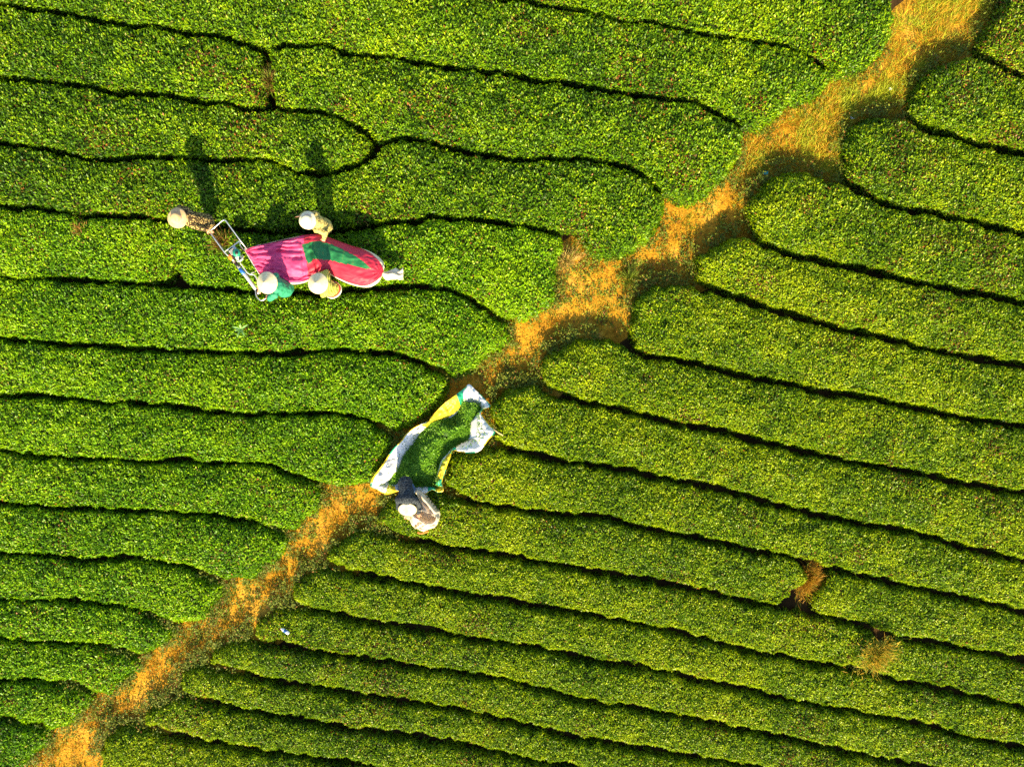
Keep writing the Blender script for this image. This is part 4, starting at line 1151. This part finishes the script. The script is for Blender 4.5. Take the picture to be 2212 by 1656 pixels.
def tarp():
    # outer edge, inner edge, height of edge, colour (w y g), round the sheet
    O = c2("210,1070 232,992 300,905 350,830 420,730 490,660 545,585 620,528 705,490 748,470 765,440 830,370 890,310 960,258 1040,198 1080,168 1120,135 1180,190 1235,240 1312,332 1245,365 1228,405 1300,500 1360,565 1292,650 1220,742 1130,766 1040,756 965,742 950,800 922,870 892,960 872,1030 885,1108 832,1126 780,1104 700,1146 625,1112 545,1118 460,1118 370,1147 318,1128")
    I = c2("340,1055 440,950 500,880 530,800 570,710 620,645 655,595 720,552 752,520 765,512 785,498 865,465 950,425 1020,368 1058,312 1080,310 1110,312 1170,315 1205,325 1215,352 1215,372 1205,430 1195,520 1195,580 1188,625 1140,635 1085,660 1030,692 965,728 885,830 855,885 826,980 815,1050 838,1078 830,1086 780,1068 695,1072 620,1078 545,1085 460,1080 405,1062 352,1050")
    zo = [.50, .52, .55, .58, .60, .58, .55, .55, .50, .46, .52, .56, .58, .58, .54, .50, .46, .44, .46, .58, .60, .55, .58, .62, .60, .58, .58, .56, .52, .55, .56, .58, .58, .60, .55, .55, .55, .50, .45, .42, .38, .42]
    zo = [v - 0.06 for v in zo]
    zi = [.28] * len(zo)
    for k in (21, 22, 23, 24): zi[k] = .56
    for k in (22, 23): zo[k] = .44
    for k in (29, 30, 31, 32): zi[k] = .51; zo[k] = .46
    col = "wwwwwwwwwyyyyygwwwwwgywwwwwwwggyygyygwwwyyww"[:len(zo)]
    col = list("wwwwwwwwyyyyyygwwwwwgwwwwwwwgyyygyygwwwyyw")
    n = len(O); NU = 10; NV = 10
    root = empty('tarpaulin', U(925, 965, 0))
    tag(root, 'white tarpaulin with yellow and green borders spread on the path, full of picked leaves', 'tarpaulin')
    Oc = catmull(O + [O[0]], n * NU + 1)[:-1]; Ic = catmull(I + [I[0]], n * NU + 1)[:-1]
    zoc = catmull([(v,) for v in zo + [zo[0]]], n * NU + 1)[:-1, 0]; zic = np.interp(np.arange(n * NU) / NU, np.arange(n + 1), zi + [zi[0]])
    m = n * NU
    V = np.zeros((m, NV + 1, 3)); i = np.arange(m)
    for j in range(NV + 1):
        t = j / NV
        p = Oc * (1 - t) + Ic * t
        bulge = math.sin(t * math.pi) * 0.05
        wr = (fbm(p[:, 0], p[:, 1], 22, 61) - 0.5) * 0.24 * math.sin(min(1, t * 1.4 + 0.15) * math.pi)
        wr2 = (1 - np.abs(fbm(p[:, 0] * 1.0, p[:, 1], 11, 63) * 2 - 1) - 0.6) * 0.10 * math.sin(t * math.pi)
        z = zoc * (1 - t) ** 1.2 + zic * (1 - (1 - t) ** 1.2) + bulge + wr + wr2
        f = (CAM_Z - z) / (CAM_Z - REF_Z) / 100
        V[:, j] = np.stack([(p[:, 0] - 1106) * f, (828 - p[:, 1]) * f, z], 1)
    VV = V.reshape(-1, 3); q = {'w': [], 'y': [], 'g': []}; hem = {'w': [], 'y': [], 'g': []}
    hemcol = list("gyyygyyywyyyyyggwwggyyygywgyyyygyygyygwyyy") ; hemcol = (hemcol + ['y'] * n)[:n]
    for a in range(m):
        b = (a + 1) % m
        for j in range(NV):
            quad = (a * (NV + 1) + j, b * (NV + 1) + j, b * (NV + 1) + j + 1, a * (NV + 1) + j + 1)
            s = int(((a + NU // 2) // NU) % n)
            if j == 0: hem[hemcol[s]].append(quad)
            else: q[col[s]].append(quad)
    # floor of the sheet
    inner = V[:, NV]; cx, cy = inner[:, 0].mean(), inner[:, 1].mean()
    def sub_mesh(nm, Q, mat, par):
        if not Q: return None
        Q = np.array(Q); us, inv = np.unique(Q, return_inverse=True)
        return mesh(nm, VV[us], inv.reshape(-1, 4), mat, par)
    MT = {'w': TW, 'y': TY, 'g': TG}; NM = {'w': 'white_', 'y': 'yellow_', 'g': 'green_'}
    for seq, j0, j1, kind in ((col, 1, NV, 'flap'), (hemcol, 0, 1, 'hem')):
        st = 0
        while seq[st - 1] == seq[st]: st += 1
        runs = []
        for i_ in range(n):
            s = (st + i_) % n
            if runs and seq[runs[-1][-1]] == seq[s]: runs[-1].append(s)
            else: runs.append([s])
        for run in runs:
            Q = []
            for s in run:
                for a in range(s * NU - NU // 2, s * NU - NU // 2 + NU):
                    a0 = a % m; b0 = (a + 1) % m
                    for j in range(j0, j1):
                        Q.append((a0 * (NV + 1) + j, b0 * (NV + 1) + j, b0 * (NV + 1) + j + 1, a0 * (NV + 1) + j + 1))
            sub_mesh(NM[seq[run[0]]] + kind, Q, MT[seq[run[0]]], root)
    fv = [tuple(p) for p in inner]; fv2 = [(cx + (p[0] - cx) * 0.6, cy + (p[1] - cy) * 0.6, 0.09) for p in inner]; fv3 = [(cx, cy, 0.085)]
    ff = [(a, (a + 1) % m, m + (a + 1) % m, m + a) for a in range(m)] + [(m + a, m + (a + 1) % m, 2 * m) for a in range(m)]
    mesh('sheet_floor', fv + fv2 + fv3, ff, TW, root)
    tube('corner_stick', [U(1066, 926, .64), U(1076, 934, .66), U(1087, 940, .66)], 0.014, WOOD, root)
    # picked leaves
    rg = np.random.default_rng(99)
    poly = inner[::3, :2]
    lo_, hi_ = poly.min(0), poly.max(0)
    N = 60000
    x = rg.uniform(lo_[0], hi_[0], N); y = rg.uniform(lo_[1], hi_[1], N)
    k = in_poly(x, y, poly); x, y = x[k], y[k]
    bare = np.zeros(len(x), bool)
    for bx, by, br in ((1000, 500, 0.05), (905, 600, 0.09), (880, 560, 0.05), (520, 1040, 0.06)):
        c = U(750 + bx * .2355, 798 + by * .2355, 0.3); bare |= np.hypot(x - c.x, y - c.y) < br
    x, y = x[~bare], y[~bare]; n_ = len(x)
    ed = np.min(np.hypot(x[:, None] - poly[None, ::2, 0], y[:, None] - poly[None, ::2, 1]), 1)
    zt = 0.28 + 0.26 * np.clip(ed / 0.35, 0, 1) + (fbm(x, y, 0.42, 71) - 0.5) * 0.34 + (fbm(x, y, 0.12, 72) - 0.5) * 0.06
    zt = np.maximum(zt, 0.1)
    z = zt - rg.uniform(0, 1, n_) ** 2 * 0.05
    nrm = np.tile(np.array([0, 0, 1.0]), (n_, 1))
    ax, ln = leaf_frames(n_, -0.3, 0.8, nrm, rg)
    L = rg.uniform(0.04, 0.085, n_); W = L * rg.uniform(0.25, 0.42, n_)
    kk = np.clip(rg.normal(0.45, 0.25, (n_, 1)), 0, 1)
    C = np.array([0.06, 0.19, 0.015]) * (1 - kk) + np.array([0.24, 0.46, 0.025]) * kk
    # leaves spilt over the flaps
    sa = rg.integers(0, m, 900); sj = NV - np.minimum(np.abs(rg.normal(0, 3.2, 900)).astype(int), NV - 1)
    sp = V[sa, sj] + np.concatenate([rg.normal(0, 0.02, (900, 2)), np.full((900, 1), 0.012)], 1)
    spx, spl = leaf_frames(900, -0.1, 0.4, np.tile(np.array([0, 0, 1.0]), (900, 1)), rg)
    x = np.concatenate([x, sp[:, 0]]); y = np.concatenate([y, sp[:, 1]]); z = np.concatenate([z, sp[:, 2]])
    ax = np.concatenate([ax, spx]); ln = np.concatenate([ln, spl]); L = np.concatenate([L, rg.uniform(.03, .06, 900)]); W = np.concatenate([W, rg.uniform(.012, .022, 900)])
    C = np.concatenate([C, np.array([0.12, 0.26, 0.02]) * rg.uniform(.6, 1.3, (900, 1))])
    pr = empty('leaf_pile', (cx, cy, 0.1))
    tag(pr, 'heap of freshly picked dark green tea leaves on the tarpaulin', 'leaf heap')
    tag(leaf_mesh('picked_leaves', np.stack([x, y, z], 1), ax, ln, L, W, C, M_LEAF, pr), kind='stuff')
    # body of the heap under the loose leaves
    g = 0.05; gx = np.arange(lo_[0], hi_[0], g); gy = np.arange(lo_[1], hi_[1], g)
    XX, YY = np.meshgrid(gx, gy)
    dd = sdf(poly, XX, YY)
    ZZ = 0.24 + 0.26 * np.clip(dd / 0.35, 0, 1) + (fbm(XX, YY, 0.42, 71) - 0.5) * 0.34 - 0.04
    ZZ = np.where(dd > 0.03, np.maximum(ZZ, 0.06), 0.04)
    ins = dd > 0.0; W_ = len(gx); vv = np.stack([XX, YY, ZZ], 2).reshape(-1, 3)
    Q = [(j * W_ + i, j * W_ + i + 1, (j + 1) * W_ + i + 1, (j + 1) * W_ + i) for j in range(len(gy) - 1) for i in range(W_ - 1) if ins[j, i] and ins[j, i + 1] and ins[j + 1, i] and ins[j + 1, i + 1]]
    Q = np.array(Q); us, inv = np.unique(Q, return_inverse=True)
    mesh('heap_core', vv[us], inv.reshape(-1, 4), plain('packed leaves', (0.03, 0.075, 0.012), rough=0.9), pr)
tarp()

# ---------------------------------------------------------------- cream sack
def c6(s):
    return [(828 + x * 0.08696, 1020 + y * 0.08696) for x, y in pts(s)]
SACKM = noise_mat('thin cream sack cloth', [(0.25, (0.62, 0.46, 0.30)), (0.55, (0.74, 0.62, 0.46)), (0.8, (0.80, 0.72, 0.60))], scale=9, rough=0.6, translucent=0.22)
def sack():
    out = c6("760,470 840,490 930,510 1020,600 1100,700 1190,815 1280,930 1350,1000 1372,1080 1368,1160 1345,1260 1305,1350 1265,1420 1190,1462 1100,1480 1020,1520 945,1555 850,1510 740,1450 670,1395 635,1340 605,1250 585,1170 562,1080 558,1020 640,1000 720,930 800,860 850,780 840,660 770,560")
    P = np.array([list(U(x, y, 0.75))[:2] for x, y in out]); P = smooth_loop(resample([tuple(p) for p in P], 0.02, 0.001), 2)
    c = 0.0125; lo_, hi_ = P.min(0) - 0.03, P.max(0) + 0.03
    gx = np.arange(lo_[0], hi_[0], c); gy = np.arange(lo_[1], hi_[1], c); X, Y = np.meshgrid(gx, gy)
    D = sdf(P, X, Y)
    px = X / ((CAM_Z - .75) / (CAM_Z - REF_Z)) * 100 + 1106; py = 828 - Y / ((CAM_Z - .75) / (CAM_Z - REF_Z)) * 100
    u = (px - 828) / 0.08696; v = (py - 1020) / 0.08696
    # standing body with an open mouth seen from above
    Z = 0.46 + 0.32 * np.clip(D / 0.13, 0, 1) ** 0.55
    a = math.radians(24); ex = (u - 1010) * math.cos(a) + (v - 1085) * math.sin(a); ey = -(u - 1010) * math.sin(a) + (v - 1085) * math.cos(a)
    m = (ex / 300) ** 2 + (ey / 125) ** 2
    Z = Z + (1100 - v) * 0.00021
    Z = Z - 0.24 * np.clip(1 - m, 0, 1) ** 0.45 + 0.07 * np.exp(-((np.sqrt(m) - 1.08) / 0.16) ** 2)
    # folds
    for (x1, y1, x2, y2, wd, h) in ((740, 1440, 960, 1260, 26, .06), (640, 1180, 760, 1420, 34, .06), (840, 640, 1100, 960, 30, .05), (960, 560, 1300, 980, 55, .14), (830, 880, 1100, 1020, 24, .05), (900, 1240, 1220, 1380, 30, .05), (800, 1400, 1010, 1470, 24, .05), (1060, 1300, 1330, 1180, 26, .04)):
        dx, dy = x2 - x1, y2 - y1; l2 = dx * dx + dy * dy
        t = np.clip(((u - x1) * dx + (v - y1) * dy) / l2, 0, 1); dist = np.hypot(u - x1 - t * dx, v - y1 - t * dy)
        Z = Z + h * np.exp(-(dist / wd) ** 2) - h * 0.6 * np.exp(-((dist - wd * 2.2) / wd) ** 2)
    Z = Z + (fbm(X, Y, 0.17, 83, 2) - 0.5) * 0.07
    Z = np.where(D > 0.006, Z, 0.42); ins = D > -0.008
    W_ = len(gx); vv = np.stack([X, Y, Z], 2).reshape(-1, 3)
    cell = ins[:-1, :-1] & ins[1:, :-1] & ins[:-1, 1:] & ins[1:, 1:]
    j, i = np.nonzero(cell)
    Q = np.stack([j * W_ + i, j * W_ + i + 1, (j + 1) * W_ + i + 1, (j + 1) * W_ + i], 1)
    us, inv = np.unique(Q, return_inverse=True)
    root = empty('sack', U(912, 1110, 0.55))
    tag(root, 'open cream cloth sack held by the bending person on the hedge', 'sack')
    mesh('sack_cloth', vv[us], inv.reshape(-1, 4), SACKM, root)
    hm = c6("850,1490 940,1515 1000,1500 1060,1480 1120,1465")
    tube('orange_hem', [U(x, y, 0.60) for x, y in hm], 0.016, plain('orange hem', (0.62, 0.16, 0.03), rough=0.8), root, curve=16)
    tube('mouth_rim', [U(x, y, z) for (x, y), z in zip(c6("600,1060 740,1085 860,1170 960,1240 1080,1300 1200,1290 1300,1200 1330,1100"), (.80, .82, .82, .82, .82, .81, .80, .79))], 0.013, SACKM, root, curve=30)
sack()

# ---------------------------------------------------------------- small litter
def bottle():
    x, y = U(608, 1371, 0.6)[:2]; z = hedge_top(x, y) + 0.05
    root = empty('plastic_bottle', (x, y, z - 0.04))
    tag(root, 'small white and blue plastic bottle lying on a hedge near the path', 'bottle')
    d = Vector((0.84, -0.50, 0.08)).normalized(); c = Vector((x, y, z))
    b = lathe('bottle_body', [(0.002, -0.10), (0.028, -0.098), (0.034, -0.085), (0.034, 0.05), (0.028, 0.07), (0.015, 0.085), (0.014, 0.10)], c, -d, plain('white plastic', (0.75, 0.76, 0.78), rough=0.3), root, seg=20)
    lathe('label_sleeve', [(0.0342, -0.035), (0.0350, -0.034), (0.0350, 0.028), (0.0342, 0.029)], c, -d, plain('blue label', (0.03, 0.10, 0.32), rough=0.4), b, seg=20)
    lathe('cap', [(0.017, 0.088), (0.018, 0.10), (0.017, 0.112), (0.002, 0.113)], c, -d, plain('pink cap', (0.72, 0.55, 0.50), rough=0.4), root, seg=16)
bottle()

def scrap(px, py, size, mat, label, name, cat, seed):
    rg = np.random.default_rng(seed)
    p = U(px, py, 0.08); n = 7
    V = []; F = []
    for j in range(n):
        for i in range(n):
            V.append(p + Vector(((i / (n - 1) - .5) * size * rg.uniform(.8, 1.2), (j / (n - 1) - .5) * size * 0.7 * rg.uniform(.8, 1.2), 0.03 * rg.uniform(0, 1))))
    for j in range(n - 1):
        for i in range(n - 1): F.append((j * n + i, j * n + i + 1, (j + 1) * n + i + 1, (j + 1) * n + i))
    tag(mesh(name, V, F, mat), label, cat)
WP = plain('white litter', (0.75, 0.75, 0.74), rough=0.5)
TEALP = plain('teal litter', (0.02, 0.32, 0.30), rough=0.5)
scrap(1923, 193, 0.07, WP, 'white scrap of litter on the shaded earth near the top right', 'litter_scrap', 'litter', 1)
scrap(1841, 255, 0.08, WP, 'pale scrap of litter at the foot of a hedge tip beside sunlit grass', 'litter_scrap', 'litter', 2)
scrap(1653, 374, 0.12, TEALP, 'teal scrap of litter on the shaded path', 'litter_scrap', 'litter', 3)
scrap(716, 488, 0.12, plain('pale blue litter', (0.45, 0.55, 0.62)), 'pale blue strip lying in the furrow behind the person in the tan shirt', 'litter_strip', 'litter', 4)

def weed(px, py):
    x, y = U(px, py, 0.6)[:2]; z = hedge_top(x, y) - 0.02
    root = empty('weed_plant', (x, y, z))
    tag(root, 'pale green long leaved weed standing above the hedge below the harvester', 'weed')
    mt = plain('pale weed leaf', (0.20, 0.38, 0.10), rough=0.5, translucent=0.3)
    tube('stem', [(x, y, z - 0.1), (x + 0.01, y + 0.01, z + 0.16)], 0.006, mt, root, seg=6)
    for k, (an, ln) in enumerate(((0.45, .20), (1.5, .12), (2.9, .19), (4.4, .20), (5.3, .19), (3.6, .13))):
        d = Vector((math.cos(an), math.sin(an), 0)); s = Vector((-d.y, d.x, 0)); c = Vector((x + .01, y + .01, z + 0.15))
        V = []; F = []
        for i in range(7):
            t = i / 6; w_ = 0.020 * math.sin(math.pi * min(1, t * 0.9 + 0.1)) + 0.001
            q = c + d * ln * t + Vector((0, 0, 0.08 * math.sin(t * 2.2)))
            V += [q - s * w_ + Vector((0, 0, .008)), q, q + s * w_ + Vector((0, 0, .008))]
        for i in range(6):
            F += [(i * 3, i * 3 + 1, i * 3 + 4, i * 3 + 3), (i * 3 + 1, i * 3 + 2, i * 3 + 5, i * 3 + 4)]
        mesh('leaf', V, F, mt, root)
weed(521, 712)
